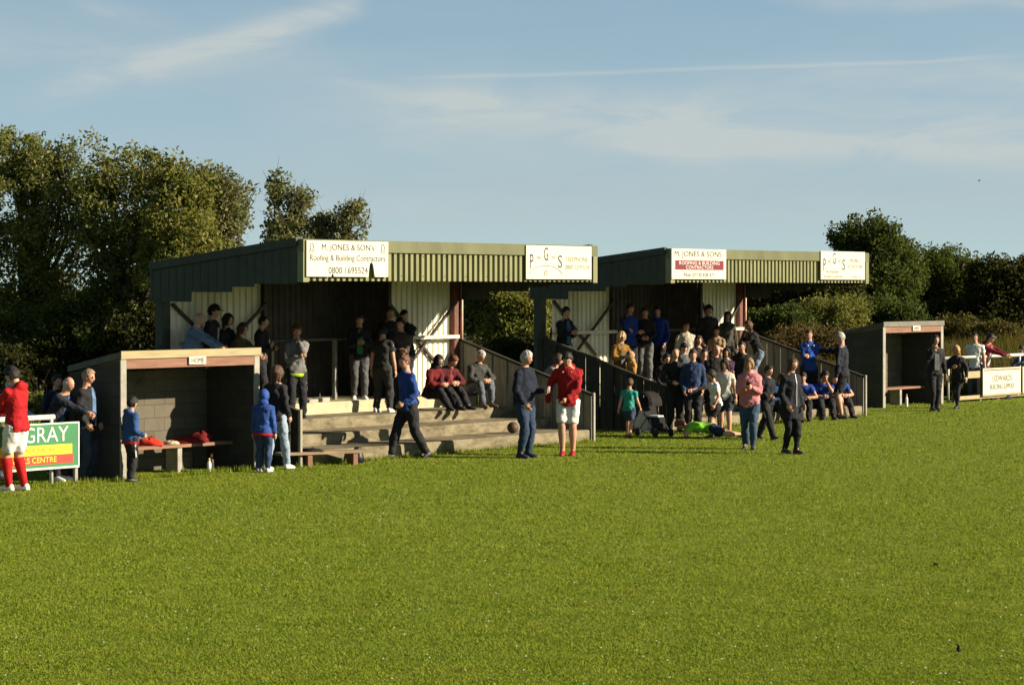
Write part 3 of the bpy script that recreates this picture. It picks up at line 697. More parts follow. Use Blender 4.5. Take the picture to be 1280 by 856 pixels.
def head_surface(mb, frame, c, hs, fn, nu=28, nv=18):
    rings = []
    for j in range(nv + 1):
        phi = -math.pi / 2 + math.pi * (j + .03) / (nv + .06); ring = []
        for i in range(nu):
            lam = -math.pi + 2 * math.pi * i / nu
            p = fn(lam, phi); ring.append(c + frame[0] * p.x + frame[1] * p.y + frame[2] * p.z)
        rings.append(ring)
    mb.loft(rings)

SKIN = (.40, .215, .14); SKIN2 = (.42, .21, .13)
M_eye = mat('eye', (.015, .012, .01), .3); M_lip = mat('lip', (.26, .07, .06), .5); M_lens = mat('dark_lens', (.008, .008, .009), .15)

def person(label, loc, F, H, top, bottom, hair, shoes=(.02, .02, .02), pose=None, skin=SKIN, fat=1.0, group='people watching and playing', extras=(), female=False, socks=None):
    """top=(rgb, kind) kind: tee, jacket, coat, hoodie; bottom=(rgb, kind) kind: trousers, jeans, leggings, shorts; hair=(rgb, style)"""
    ps = dict(pelvis=(0, 0, .525), lean=2, side=0, twist=0, lf=(-.062, 0, 0, -8), rf=(.062, 0, 0, 8), lh=(-.15, .035, .46), rh=(.15, .035, .46),
              lk=(0, 1, 0), rk=(0, 1, 0), le=(-.35, -1, -.2), re=(.35, -1, -.2), yaw=0, nod=5, tilt=0)
    if pose: ps.update(pose)
    t = thing('person', label, 'person', loc, R(180 + F), group)
    V = Vector
    lean, side, tw = R(ps['lean']), R(ps['side']), R(ps['twist'])
    Rs = Matrix.Rotation(side, 3, 'Y') @ Matrix.Rotation(-lean, 3, 'X')
    up = Rs @ V((0, 0, 1)); fw0 = Rs @ V((0, 1, 0))
    Rt = Matrix.Rotation(-tw, 3, up)
    rt = Rt @ (Rs @ V((1, 0, 0))); fw = Rt @ fw0
    P = V(ps['pelvis']) * H
    wsh = (.090 if female else .101) * H
    # curve of the back: upper spine a little more upright than the lower when leaning
    up2 = (up + V((0, 0, .25)) * (1 if ps['lean'] < 60 else 0)).normalized(); up2 = (up2 - rt * up2.dot(rt)).normalized(); fw2 = up2.cross(rt).normalized()
    W = P + up * (.13 * H); C = W + up2 * (.09 * H); SH = W + up2 * (.160 * H); NB = W + up2 * (.185 * H)
    hs = .130 * H * (1 + max(0, 1.62 - H) * .42)
    yaw, nod, tilt = R(ps['yaw']), R(ps['nod']), R(ps['tilt'])
    base_f = (fw2 * (1 - .75 * min(1, ps['lean'] / 60)) + V((0, 1, 0)) * (.75 * min(1, ps['lean'] / 60))).normalized() if ps['lean'] < 60 else fw2
    hz = (up2 * .4 + V((0, 0, .6))).normalized() if ps['lean'] < 60 else up2
    hr = base_f.cross(hz).normalized(); hz = hr.cross(base_f).normalized()
    Mh = Matrix.Rotation(-yaw, 3, hz); hf = Mh @ base_f; hr = Mh @ hr
    Mn = Matrix.Rotation(-nod, 3, hr); hf = Mn @ hf; hz = Mn @ hz
    Mt = Matrix.Rotation(tilt, 3, hf); hr = Mt @ hr; hz = Mt @ hz
    HC = NB + up2 * (.030 * H) + hz * (hs * .5) + hf * (hs * .10)
    fr = (hr, hf, hz)
    sL = SH - rt * wsh - up2 * .020 * H; sR = SH + rt * wsh - up2 * .020 * H
    hL = P - rt * (.052 * H) - up * .012 * H; hR = P + rt * (.052 * H) - up * .012 * H
    ua, fa = .172 * H, .150 * H; th, sn = .243 * H, .237 * H
    def foot(f): return V((f[0], f[1], f[2])) * H + V((0, 0, .043 * H)), R(f[3] if len(f) > 3 else 0), (R(f[4]) if len(f) > 4 else 0)
    aL, yl, pl = foot(ps['lf']); aR, yr, pr = foot(ps['rf'])
    kL, aL = ik(hL, aL, th, sn, ps['lk']); kR, aR = ik(hR, aR, th, sn, ps['rk'])
    eL, wL = ik(sL, V(ps['lh']) * H, ua, fa, ps['le']); eR, wR = ik(sR, V(ps['rh']) * H, ua, fa, ps['re'])
    fcl = 1.0
    def torso(mb, k, off, lo=-.06, hi=.33, hem=0.0):
        levels = [(-.055, .088, .066), (-.02, .094, .072), (.06, .084 * fat, .064 * fat), (.13, .082 * fat, .062 * fat), (.18, .090, .066), (.235, .098, .068), (.285, .094, .056), (.310, .072, .046), (.326, .044, .040)]
        rings = []
        for (z, w, d) in levels:
            if z < lo - 1e-6 or z > hi + 1e-6: continue
            if female and .03 < z < .15: w *= .92
            if female and abs(z - .235) < .03: d *= 1.1
            if z <= .13: c = P + up * (z * H); r_, f_ = rt, fw0
            else: c = W + up2 * ((z - .13) * H); r_, f_ = rt, fw2
            ww = w * H * k + off; dd = d * H * k + off
            if z < 0 and hem: ww += hem; dd += hem
            rings.append([c + r_ * (ww * math.copysign(abs(math.cos(a)) ** .8, math.cos(a))) + f_ * (dd * math.copysign(abs(math.sin(a)) ** .8, math.sin(a))) for a in [2 * math.pi * i / 14 for i in range(14)]])
        mb.loft(rings)
    def leg(mb, h, kn, an, k, off, to=1.0, flare=0.0):
        pts = [h + V((0, 0, .02 * H)), h.lerp(kn, .35), h.lerp(kn, .75), kn, kn.lerp(an, .3), kn.lerp(an, .7), an]
        rad = [.060, .056, .044, .038, .040, .029, .025]
        n = len(pts) if to >= 1 else (4 if to > .5 else 3)
        pts, rad = pts[:n], rad[:n]
        if to < 1: pts[-1] = h.lerp(kn, .88 if to > .5 else .72)
        mb.tube(pts, [r * H * k + off + flare * i / n for i, r in enumerate(rad)], 12)
    def arm(mb, s, e, w, k, off, to=1.0, cuff=0.0):
        ins = (SH - s).normalized()
        pts = [s + ins * .035 * H, s, s.lerp(e, .5), e, e.lerp(w, .4), w]; rad = [.030, .036, .031, .027, .026, .018]
        if to < 1: pts = pts[:3] + [s.lerp(e, to)]; rad = rad[:3] + [.031]
        mb.tube(pts, [r * H * k + off + (cuff if i >= len(pts) - 1 else 0) for i, r in enumerate(rad)], 10)
    # body: one skin from head to feet
    B = MB(); bk = .92
    torso(B, bk, 0); B.tube([NB - up2 * .03 * H, NB + up2 * .02 * H, HC - hz * hs * .2 - hf * hs * .1], [.044 * H, .036 * H, .036 * H], 10)
    bl = 1.0 if bottom[1] == 'shorts' else .85
    for h, kn, an in ((hL, kL, aL), (hR, kR, aR)): leg(B, h, kn, an, bl, 0)
    ba = 1.0 if top[1] == 'tee' else .82
    for s, e, w in ((sL, eL, wL), (sR, eR, wR)): arm(B, s, e, w, ba, 0)
    for an, yw in ((aL, yl), (aR, yr)):
        f = V((math.sin(yw), math.cos(yw), 0)); B.tube([an, an + f * .03 * H - V((0, 0, .012 * H)), an + f * .06 * H - V((0, 0, .024 * H))], [.020 * H, .016 * H, .010 * H], 8)
    head_surface(B, fr, HC, hs, lambda l, p: head_pt(l, p, hs) * .96)
    X = MB()
    X.cur = 0; head_surface(X, fr, HC, hs, lambda l, p: head_pt(l, p, hs))
    for sx in (-1, 1):
        p = head_pt(R(90 * sx), R(-4), hs); X.ell(HC + hr * p.x + hf * (p.y - .02 * hs) + hz * p.z, (.03 * hs, .075 * hs, .12 * hs), fr, 8, 6)
    X.cur = 1
    for sx in (-1, 1):
        p = head_pt(R(20 * sx), R(1), hs); X.ell(HC + hr * p.x + hf * (p.y + .002 * hs) + hz * p.z, (.062 * hs, .022 * hs, .026 * hs), fr, 8, 5)
        p = head_pt(R(21 * sx), R(13), hs); X.ell(HC + hr * p.x + hf * (p.y - .004) + hz * p.z, (.085 * hs, .022 * hs, .016 * hs), fr, 8, 4)
    X.cur = 2; p = head_pt(0, R(-36), hs); X.ell(HC + hf * (p.y - .004) + hz * p.z, (.10 * hs, .03 * hs, .026 * hs), fr, 8, 4)
    X.cur = 0
    # hands: palm, four unequal bent fingers and a thumb off the side of the palm
    def hand(e, w, sgn):
        d = (w - e).normalized(); inw = (rt * -sgn - d * d.dot(rt * -sgn))
        inw = inw.normalized() if inw.length > .1 else d.orthogonal().normalized()
        sd = d.cross(inw).normalized()
        if sd.dot(fw) < 0: sd = -sd          # towards the thumb
        hl = .104 * H; w0 = w - d * .01 * H
        X.tube([w0, w0 + d * hl * .14, w0 + d * hl * .36, w0 + d * hl * .5], [.017 * H, .021 * H, .026 * H, .024 * H], 8, flat=.5, hint=sd)
        for q, (o, ln) in enumerate(((.8, .42), (.28, .47), (-.25, .44), (-.75, .34))):
            b0 = w0 + d * hl * .46 + sd * (o * .021 * H); d1_ = (d + inw * .25).normalized(); d2_ = (d + inw * .8).normalized(); d3_ = (d * .6 + inw).normalized()
            p1 = b0 + d1_ * hl * ln * .45; p2 = p1 + d2_ * hl * ln * .32; p3 = p2 + d3_ * hl * ln * .23
            X.tube([b0 - d * hl * .06, b0, p1, p2, p3], [.0055 * H, .0055 * H, .005 * H, .0045 * H, .0032 * H], 6)
        b0 = w0 + d * hl * .16 + sd * .015 * H; p1 = b0 + (d * .8 + sd * .7 + inw * .3).normalized() * hl * .22; p2 = p1 + (d + inw * .4).normalized() * hl * .2
        X.tube([b0, p1, p2], [.008 * H, .0065 * H, .0045 * H], 6)
    hand(eL, wL, -1); hand(eR, wR, 1)
    sm = skin_mat(skin)
    grow(B, 'body', [sm, M_eye, M_lip], t, .0105 * H, 0, X, 2)
    # clothes
    Tm = cloth(top[0]); T = MB(); kind = top[1]
    off = {'tee': .012, 'jacket': .015, 'coat': .019, 'hoodie': .020}[kind]; to = .62 if kind == 'tee' else 1.0
    torso(T, 1.0, off, lo=-.055, hi=.312, hem=.012)
    if kind == 'coat':
        for q in (0,):
            c = P - up * .10 * H; T.loft([[c + up * z * H + rt * ((.094 * H + off + .01) * math.cos(a)) + fw0 * ((.076 * H + off + .01) * math.sin(a)) for a in [2 * math.pi * i / 14 for i in range(14)]] for z in (-.06, .02, .08)])
    for s, e, w in ((sL, eL, wL), (sR, eR, wR)): arm(T, s, e, w, 1.06, off * .75, to, -.004)
    if kind != 'tee':
        T.tube([NB - up2 * .025 * H, NB + up2 * .016 * H], [.055 * H + .006, .040 * H + .009], 12)
    if kind == 'hoodie' and not any(x[0] == 'hood' for x in extras):
        T.ell(NB - fw2 * .055 * H + up2 * .005 * H, (.075 * H, .04 * H, .04 * H), (rt, fw2, up2), 10, 6)
    grow(T, {'tee': 't_shirt', 'jacket': 'jacket', 'coat': 'coat', 'hoodie': 'hoodie'}[kind], [Tm], t, .0115 * H, .055)
    L_ = MB(); bk_ = bottom[1]; bo = {'trousers': .016, 'jeans': .013, 'leggings': .005, 'shorts': .013}[bk_]
    c = P; L_.loft([[P + up * (z * H) + rt * ((w * H + bo * .7) * math.cos(a)) + fw0 * ((d * H + bo * .7) * math.sin(a)) for a in [2 * math.pi * i / 14 for i in range(14)]] for z, w, d in ((-.062, .075, .060), (-.03, .090, .070), (.02, .089, .068), (.055, .083, .063))])
    for h, kn, an in ((hL, kL, aL), (hR, kR, aR)): leg(L_, h, kn, an, 1.02, bo * (.8 if bk_ != 'shorts' else 1), .8 if bk_ == 'shorts' else 1.0, .010 if bk_ in ('trousers', 'shorts') else (.004 if bk_ == 'jeans' else 0))
    grow(L_, {'trousers': 'trousers', 'jeans': 'jeans', 'leggings': 'leggings', 'shorts': 'shorts'}[bk_], [cloth(bottom[0])], t, .0115 * H, .042)
    # shoes
    for an, yw, pt in ((aL, yl, pl), (aR, yr, pr)):
        f = V((math.sin(yw) * math.cos(pt), math.cos(yw) * math.cos(pt), -math.sin(pt))); u3 = V((math.sin(yw) * math.sin(pt), math.cos(yw) * math.sin(pt), math.cos(pt))); s3 = f.cross(u3)
        q = MB(); base = an - u3 * .043 * H; rings = []
        for (y, w, h_) in ((-.042, .014, .035), (-.032, .021, .055), (0, .024, .060), (.035, .025, .044), (.075, .027, .030), (.10, .021, .022), (.112, .010, .014)):
            c = base + f * y * H; w_ = w * H + .004; hh = h_ * H + .004
            rings.append([c + s3 * -w_ + u3 * .002, c + s3 * w_ + u3 * .002, c + s3 * (w_ * 1.02) + u3 * hh * .45, c + s3 * (w_ * .6) + u3 * hh * .9, c + u3 * hh, c - s3 * (w_ * .6) + u3 * hh * .9, c - s3 * (w_ * 1.02) + u3 * hh * .45])
        q.loft(rings); q.build('shoe', mat('shoe_%d_%d' % (int(shoes[0] * 200), int(shoes[1] * 200)), shoes, .5, .15, 12), t, True)
    if socks:
        for kn, an in ((kL, aL), (kR, aR)):
            q = MB(); q.tube([kn.lerp(an, .06), kn.lerp(an, .3), kn.lerp(an, .7), an - V((0, 0, .01 * H))], [.041 * H + .004, .042 * H + .005, .031 * H + .004, .027 * H + .004], 12); q.build('sock', cloth(socks), t, True)
    # hair, caps, hoods
    hc, st = hair
    if st != 'none':
        q = MB(); hm = hair_mat(hc)
        def region(l, p):
            L = abs(math.degrees(l)); p = math.degrees(p)
            if st == 'bald': return 78 < L and -28 < p < 26
            line = 33 if L < 45 else (33 - (L - 45) * .9 if L < 72 else (2 if L < 95 else -30))
            if st in ('long', 'pony', 'bob'): line = 38 if L < 35 else (38 - (L - 35) * 2.6 if L < 62 else -40)
            line += 9 * noise.noise((math.sin(l) * 5, math.cos(l) * 5, H * 13))
            return p > line and p > -52
        th_ = {'bald': .008, 'short': .07, 'crop': .035, 'mop': .11, 'long': .08, 'pony': .06, 'bob': .095}.get(st, .03)
        def fn(l, p):
            if region(l, p):
                v = head_pt(l, p, hs); n_ = noise.noise((math.sin(l) * 3 + H * 9, math.cos(l) * 3, p * 4)) * .45 + noise.noise((math.sin(l) * 9 + H * 9, math.cos(l) * 9, p * 11)) * .5
                return v + v.normalized() * (th_ * hs * 1.2 * (1 + n_) + .004)
            return head_pt(l, p, hs) * .93
        head_surface(q, fr, HC, hs, fn, 36, 26)
        if st in ('long', 'bob'):
            dn = V((0, 0, -1)); ln = 1.55 if st == 'long' else .9
            for sx, wx in ((0, 1.0), (-.27, .45), (.27, .45)):
                rings = []
                for k in range(7):
                    u = k / 6; c = HC - hf * (hs * (.26 - .20 * abs(sx) / .27 * .8)) + hr * (sx * hs * (1 + .15 * u)) + hz * (hs * .12) + dn * (u * hs * ln) - fw2 * (hs * .16 * u)
                    w_ = hs * .33 * wx * (1 + .1 * math.sin(u * 3)) * (1 - .55 * max(0, u - .7) / .3); d_ = hs * (.13 - .05 * u)
                    rings.append([c + hr * (w_ * math.cos(a) * (1 + .12 * noise.noise((a * 2, u * 4, H)))) + hf * (d_ * math.sin(a)) for a in [2 * math.pi * i / 12 for i in range(12)]])
                q.loft(rings)
        if st == 'pony':
            b0 = HC - hf * hs * .42 + hz * hs * .22; q.tube([b0, b0 - hf * hs * .2, b0 - hf * hs * .25 - hz * hs * .35, b0 - hf * hs * .2 - hz * hs * .75], [hs * .07, hs * .1, hs * .09, hs * .03], 8)
        q.build('hair', hm, t, True)
    for ex in extras:
        k = ex[0]
        if k == 'cap':
            q = MB()
            head_surface(q, fr, HC, hs, lambda l, p: head_pt(l, p, hs) * 1.0 + head_pt(l, p, hs).normalized() * (.05 * hs) if p > R(24) - .12 * math.cos(l) else head_pt(l, p, hs) * .9)
            b0 = HC + hz * hs * .20 + hf * hs * .38
            q.loft([[b0 + hr * (hs * .30 * c_) + hf * (hs * .36 * max(0, s_)) + hz * (hs * (zz - .05 * s_)) for c_, s_ in [(math.cos(a), math.sin(a)) for a in [math.pi * i / 10 for i in range(11)]]] for zz in (0, .035)])
            q.build('cap', cloth(ex[1]), t, True)
        elif k == 'hood':
            q = MB()
            def fn(l, p):
                L = abs(math.degrees(l)); pd = math.degrees(p)
                if L > 48 or pd > 46 or pd < -62: v = head_pt(l, p, hs); return v * 1.05 + v.normalized() * (hs * .10) + V((0, -.03 * hs, 0))
                return head_pt(l, p, hs) * .9
            head_surface(q, fr, HC, hs, fn); q.ell(NB + up2 * .02 * H - fw2 * .01 * H, (.07 * H, .065 * H, .05 * H), (rt, fw2, up2), 12, 6)
            q.build('hood', cloth(ex[1]), t, True)
        elif k == 'glasses':
            q = MB()
            for sx in (-1, 1):
                p = head_pt(R(20 * sx), R(2), hs); q.ell(HC + hr * p.x + hf * (p.y + .03 * hs) + hz * p.z, (.095 * hs, .018 * hs, .07 * hs), fr, 8, 5)
                p2 = head_pt(R(80 * sx), R(4), hs); q.beam(HC + hr * (p.x * 1.4) + hf * (p.y + .02 * hs) + hz * p.z, HC + hr * p2.x * 1.05 + hf * p2.y + hz * p2.z, .006, .01)
            q.beam(HC + hr * -.03 * hs + hf * .47 * hs + hz * .03 * hs, HC + hr * .03 * hs + hf * .47 * hs + hz * .03 * hs, .006, .008); q.build('glasses', M_lens, t, True)
        elif k == 'zip':
            q = MB(); a_ = C + fw2 * (.070 * H + off + .012); b_ = P + fw0 * (.074 * H + off + .016) - up * .02 * H; q.beam(NB + fw2 * (.045 * H + off + .006), a_, .014, .006, fw2); q.beam(a_, b_, .014, .006, fw2); q.build('zip', mat('zip_metal', (.26, .27, .28), .4), t)
        elif k == 'badge':
            q = MB()
            for sx, r in ((-.040, .010), (.040, .010)): q.ell(C + up2 * .055 * H + rt * (sx * H) + fw2 * (.066 * H + off + .006), (r * H, .006, r * H * 1.15), (rt, fw2, up2), 10, 4)
            q.build('badge', cloth(ex[1], 'badge'), t)
        elif k == 'stripe':
            for h, kn, sx in ((hL, kL, -1), (hR, kR, 1)):
                q = MB(); q.beam(h + rt * (sx * (.052 * H + bo * .8)), h.lerp(kn, .9) + rt * (sx * (.036 * H + bo * .8 + .006)), .014, .022, fw0)
                q.build('stripe', mat('grey_stripe', (.34, .34, .33), .6), t)
        elif k == 'sleeve_stripe':
            for s, e, sx in ((sL, eL, -1), (sR, eR, 1)):
                q = MB(); o_ = rt * (sx * .03 * H) + up2 * .024 * H; q.beam(SH + rt * (sx * .04 * H) + up2 * (.018 * H + off) - fw2 * .035 * H, s + o_ + up2 * .01, .05, .012, up2)
                q.beam(s + o_ + rt * sx * .012, e + rt * (sx * (.03 * H + off)), .012, .045, fw2)
                q.build('stripe', cloth(ex[1]), t)
        elif k == 'open':          # open jacket showing the shirt beneath
            q = MB()
            c_ = C + fw2 * (.066 * H + off + .006)
            q.loft([[NB + fw2 * (.046 * H + off) - rt * .016 * H, NB + fw2 * (.046 * H + off) + rt * .016 * H, NB + fw2 * (.03 * H) + rt * .016 * H, NB + fw2 * (.03 * H) - rt * .016 * H],
                    [c_ - rt * .032 * H, c_ + rt * .032 * H, c_ + rt * .032 * H - fw2 * .03 * H, c_ - rt * .032 * H - fw2 * .03 * H],
                    [P + up * .02 * H + fw0 * (.074 * H + off + .008) - rt * .035 * H, P + up * .02 * H + fw0 * (.074 * H + off + .008) + rt * .035 * H, P + up * .02 * H + fw0 * .05 * H + rt * .035 * H, P + up * .02 * H + fw0 * .05 * H - rt * .035 * H]])
            q.build('shirt', cloth(ex[1]), t)
        elif k == 'hem':
            q = MB(); rings = []
            for z in (-.075, -.04):
                rings.append([P + up * (z * H) + rt * ((.094 * H + .038) * math.cos(a)) + fw0 * ((.074 * H + .038) * math.sin(a)) for a in [2 * math.pi * i / 16 for i in range(16)]])
            q.loft(rings); q.build('hem', cloth(ex[1]), t, True)
    return t, dict(wL=wL, wR=wR, M=Matrix.Translation(V(loc)) @ Matrix.Rotation(R(180 + F), 4, 'Z'))

def gp(px, py): Y = Y_ground(py); return Vector((X_at(px, Y), Y, 0))
def gpY(px, Y, z=0): return Vector((X_at(px, Y), Y, z))
def sp(S, px, ly, step):
    p = local_pt(S, px, ly); return Vector((p.x, p.y, STEP_Z[step] if step is not None else 0))
def Htop(p, ytop): return Z_at(ytop, p.y) - p.z

BLK = (.020, .020, .023); NAVY = (.014, .02, .042); ROY = (.018, .05, .26); BLUE = (.02, .075, .30); RED = (.40, .010, .014); JEAN = (.055, .085, .14); LJEAN = (.26, .33, .42); GREY = (.16, .16, .16); WHT = (.70, .69, .67)
DK = (.012, .009, .007); BR = (.06, .03, .015); GRY = (.34, .32, .29); BLO = (.40, .26, .10); RB = (.11, .04, .018)
WALK = dict(pelvis=(0, 0, .51), lf=(-.05, .19, 0, -4, -12), rf=(.05, -.20, .012, 6, 28), lh=(-.15, -.10, .47), rh=(.15, .15, .50), lean=4)
WALK2 = dict(pelvis=(0, 0, .51), rf=(.05, .17, 0, 4, -10), lf=(-.05, -.18, .012, -6, 28), rh=(.15, -.10, .47), lh=(-.15, .15, .50), lean=4)
POCK = dict(lh=(-.115, .075, .51), rh=(.115, .075, .51), le=(-.45, -1, 0), re=(.45, -1, 0))
FOLD = dict(lh=(.045, .125, .665), rh=(-.05, .14, .645), le=(-.5, -.25, -1), re=(.5, -.25, -1))
HOLD = dict(lh=(-.035, .17, .68), rh=(.035, .17, .68), le=(-.45, -.3, -1), re=(.45, -.3, -1))
MOUTH = dict(lh=(-.005, .10, .83), rh=(.0, .14, .67), le=(-.3, .3, -1), re=(.5, -.2, -1))
LEAN = dict(pelvis=(0, -.10, .51), lean=36, lh=(-.05, .30, .58), rh=(.05, .30, .58), le=(-.9, 0, -.5), re=(.9, 0, -.5), nod=-4)
def SIT(seat, fwd=.27, lean=14, floor=0.0, **k):
    d = dict(pelvis=(0, 0, seat + .05), lean=lean, lf=(-.075, fwd, floor, -8), rf=(.075, fwd + .02, floor, 10), lk=(-.12, .5, 1), rk=(.12, .5, 1), lh=(-.05, .24, seat + .16), rh=(.05, .24, seat + .16), le=(-.9, -.1, -.5), re=(.9, -.1, -.5))
    d.update(k); return d
def mk(base, **k):
    d = dict(base); d.update(k); return d

GW = 'players and friends standing on the pitch'; G1 = 'spectators on the nearer stand'; G2 = 'spectators on the farther stand'; GB = 'people by the rails and dugouts'; GS = 'players sitting at the end of the farther stand'; GC = 'crowd in front of the farther stand'
# far left
p = gp(21, 613); person('player in red hooded top, white shorts and long red socks at left edge', p, -115, 1.84, (RED, 'hoodie'), ((.62, .60, .58), 'shorts'), (DK, 'mop'), (.6, .58, .55), dict(lh=(-.06, .24, .58), rh=(.06, .26, .58), le=(-.6, -.5, -.6), re=(.6, -.5, -.6), nod=22, lf=(-.05, .04, 0, 0), rf=(.05, -.04, 0, 8)), group=GB, socks=(.45, .012, .012))
p = gpY(1, 37.4); person('man in pale blue shirt behind red player, cut by left edge', p, 100, 1.7, ((.30, .38, .50), 'jacket'), (JEAN, 'jeans'), (GRY, 'short'), pose=LEAN, group=GB)
p = gpY(76, 37.35); person('bald man in dark jacket leaning with clasped hands on grey rail', p, 62, 1.72, ((.022, .026, .036), 'jacket'), (BLK, 'trousers'), (GRY, 'bald'), (.5, .5, .48), mk(LEAN, lh=(-.02, .34, .60), rh=(.02, .35, .61), lean=32), fat=1.12, group=GB, extras=(('open', (.05, .12, .32)),))
p = gpY(70, 38.3); person('person in dark blue jacket behind bald man at rail', p, 40, 1.62, (NAVY, 'jacket'), (BLK, 'trousers'), (DK, 'short'), group=GB)
p = gpY(107, 37.5); person('man in black coat, blue shirt and glasses beside the green board', p, 72, Htop(gpY(107, 37.5), 462), (BLK, 'coat'), ((.03, .045, .08), 'jeans'), ((.2, .13, .08), 'short'), pose=POCK, fat=1.08, group=GB, extras=(('glasses',), ('open', (.10, .17, .30))))
p = gpY(163, 37.3); person('boy in blue hooded top and black trousers by HOME dugout post', p, 128, Htop(gpY(163, 37.3), 498), ((.025, .07, .21), 'hoodie'), (BLK, 'trousers'), (DK, 'short'), pose=dict(lf=(-.09, .05, 0), rf=(.09, -.05, 0), lh=(-.11, .12, .56), rh=(.11, .12, .56), yaw=-20), group=GB, extras=(('hem', (.35, .015, .015)), ('stripe',)))
p = gp(329, 590); person('child in blue coat with hood up, red hem and jeans', p, 165, Htop(p, 489), ((.028, .075, .28), 'hoodie'), ((.035, .06, .13), 'jeans'), (DK, 'short'), (.35, .35, .36), group=GB, extras=(('hood', (.028, .075, .28)), ('hem', (.40, .015, .02))))
p = gpY(344, 39.6); person('woman in dark jacket and pale jeans behind child in hooded coat', p, 150, Htop(gpY(344, 39.6), 458), (BLK, 'jacket'), (LJEAN, 'jeans'), (BR, 'bob'), (.5, .5, .5), mk(POCK, lf=(-.05, -.08, 0), rf=(.06, .12, 0)), group=GB, female=True)
# pitch walkers
p = gp(510, 573); person('red haired man walking in blue training top and black track trousers', p, -62, Htop(p, 441), ((.020, .06, .25), 'jacket'), (BLK, 'trousers'), (RB, 'crop'), pose=mk(WALK2, lf=(-.05, -.17, .012, -6, 26), rf=(.05, .16, 0, 4, -8), lh=(-.10, .10, .53), rh=(.14, -.02, .47), yaw=-15), group=GW)
p = gp(655, 572); t_, hd = person('grey haired man in navy padded jacket and jeans holding a cup', p, 55, Htop(p, 439), ((.010, .014, .028), 'jacket'), ((.025, .045, .085), 'jeans'), (GRY, 'short'), (.02, .025, .035), dict(lh=(-.07, .19, .63), rh=(.115, .09, .51), re=(.6, -.9, 0), le=(-.4, -.3, -1)), fat=1.25, group=GW)
cp = hd['M'] @ (hd['wL'] + Vector((0, .07, .02))); q = MB(); q.tube([(0, 0, -.05), (0, 0, .06)], [.03, .038], 12); o = q.build('paper_cup', mat('cup', (.25, .25, .24), .5), None, True); o.location = cp; tag(o, 'grey cup held by man in navy padded jacket', 'cup')
p = gp(710, 569); person('player in red hooded top with badges and white shorts looking down', p, -8, Htop(p, 438), ((.30, .010, .014), 'hoodie'), (WHT, 'shorts'), (DK, 'short'), (.22, .012, .012), dict(lh=(-.0, .13, .54), rh=(.19, .04, .50), le=(-.9, -.2, -.4), nod=32, lf=(-.045, -.02, 0), rf=(.05, .03, 0), re=(.8, -.6, 0)), group=GW, extras=(('badge', (.6, .45, .2)),))
p = gpY(687, 50.2); person('person in grey top behind the side fence of nearer stand', p, 75, Htop(p, 436), (GREY, 'jacket'), (JEAN, 'jeans'), (BR, 'bob'), pose=LEAN, group=GW, female=True)
p = gp(786, 547); person('small boy in turquoise t-shirt and navy shorts walking away', p, 155, Htop(p, 474), ((.03, .27, .22), 'tee'), ((.03, .05, .09), 'shorts'), (BR, 'short'), (.05, .03, .03), mk(WALK, lf=(-.06, .10, 0, 0, -5), rf=(.08, -.16, .01, 0, 22)), group=GW)
p = gp(889, 547); person('child in lime green top lying face down on the grass', p, -88, 1.42, ((.20, .52, .035), 'tee'), ((.02, .03, .06), 'shorts'), (RB, 'mop'), (.03, .03, .03), dict(pelvis=(0, .02, .14), lean=86, lf=(-.07, -.40, .012, 180, 10), rf=(.06, -.44, .0, 180, 10), lk=(-1, 0, -.3), rk=(1, 0, -.3), lh=(-.02, .36, .02), rh=(.10, .33, .02), le=(-1, .3, 0), re=(1, .3, 0), nod=-25), group=GW)
p = gp(937, 561); t_, hd = person('woman in pink hooded top and jeans walking with phone in both hands', p, -10, Htop(p, 446), ((.52, .20, .22), 'hoodie'), ((.04, .075, .12), 'jeans'), ((.20, .11, .045), 'pony'), (.05, .05, .055), mk(WALK, lf=(-.045, .08, 0, -4, -6), rf=(.05, -.08, .005, 6, 12), **{k: HOLD[k] for k in ('lh', 'rh', 'le', 're')}), fat=1.3, group=GW, female=True)
q = MB(); q.bbox(-.036, .036, -.006, .006, -.07, .07, .004); o = q.build('phone', M_black); o.location = hd['M'] @ ((hd['wL'] + hd['wR']) / 2 + Vector((0, .08, .04))); o.rotation_euler = (R(35), 0, 0); tag(o, 'black phone held by woman in pink hooded top', 'phone')
p = gp(988, 567); person('brown haired woman in long black coat and black leggings walking', p, 38, Htop(p, 448), ((.013, .015, .02), 'coat'), ((.011, .011, .012), 'leggings'), (BR, 'long'), (.03, .03, .03), mk(POCK, lf=(-.03, .06, 0), rf=(.03, -.05, 0)), group=GW, female=True, extras=(('zip',),))
p = gp(958, 549); person('teenager in black tracksuit with white stripe behind pink woman', p, 40, Htop(p, 456), ((.014, .016, .022), 'jacket'), (BLK, 'trousers'), (DK, 'short'), (.02, .02, .02), mk(WALK2, lh=(-.10, .14, .58), rh=(.10, .14, .58)), group=GW, extras=(('stripe',),))
p = gp(1053, 523); person('grey haired coach in black and grey kit with arm on player\'s shoulder', p, -105, Htop(p, 415), ((.014, .016, .024), 'jacket'), ((.014, .015, .02), 'shorts'), (GRY, 'crop'), (.02, .02, .025), dict(rh=(.10, .36, .79), lh=(-.14, .06, .47), re=(.6, 0, -1), nod=2), group=GW, extras=(('sleeve_stripe', (.30, .33, .38)), ('stripe',)))
p = sp(S2, 1011, .5, 0); person('player in royal blue top with folded arms beside the coach', p, 12, Htop(p, 412), ((.02, .07, .33), 'jacket'), (BLK, 'trousers'), (BR, 'crop'), pose=mk(FOLD, yaw=25), group=GW, extras=(('badge', (.6, .6, .6)),))
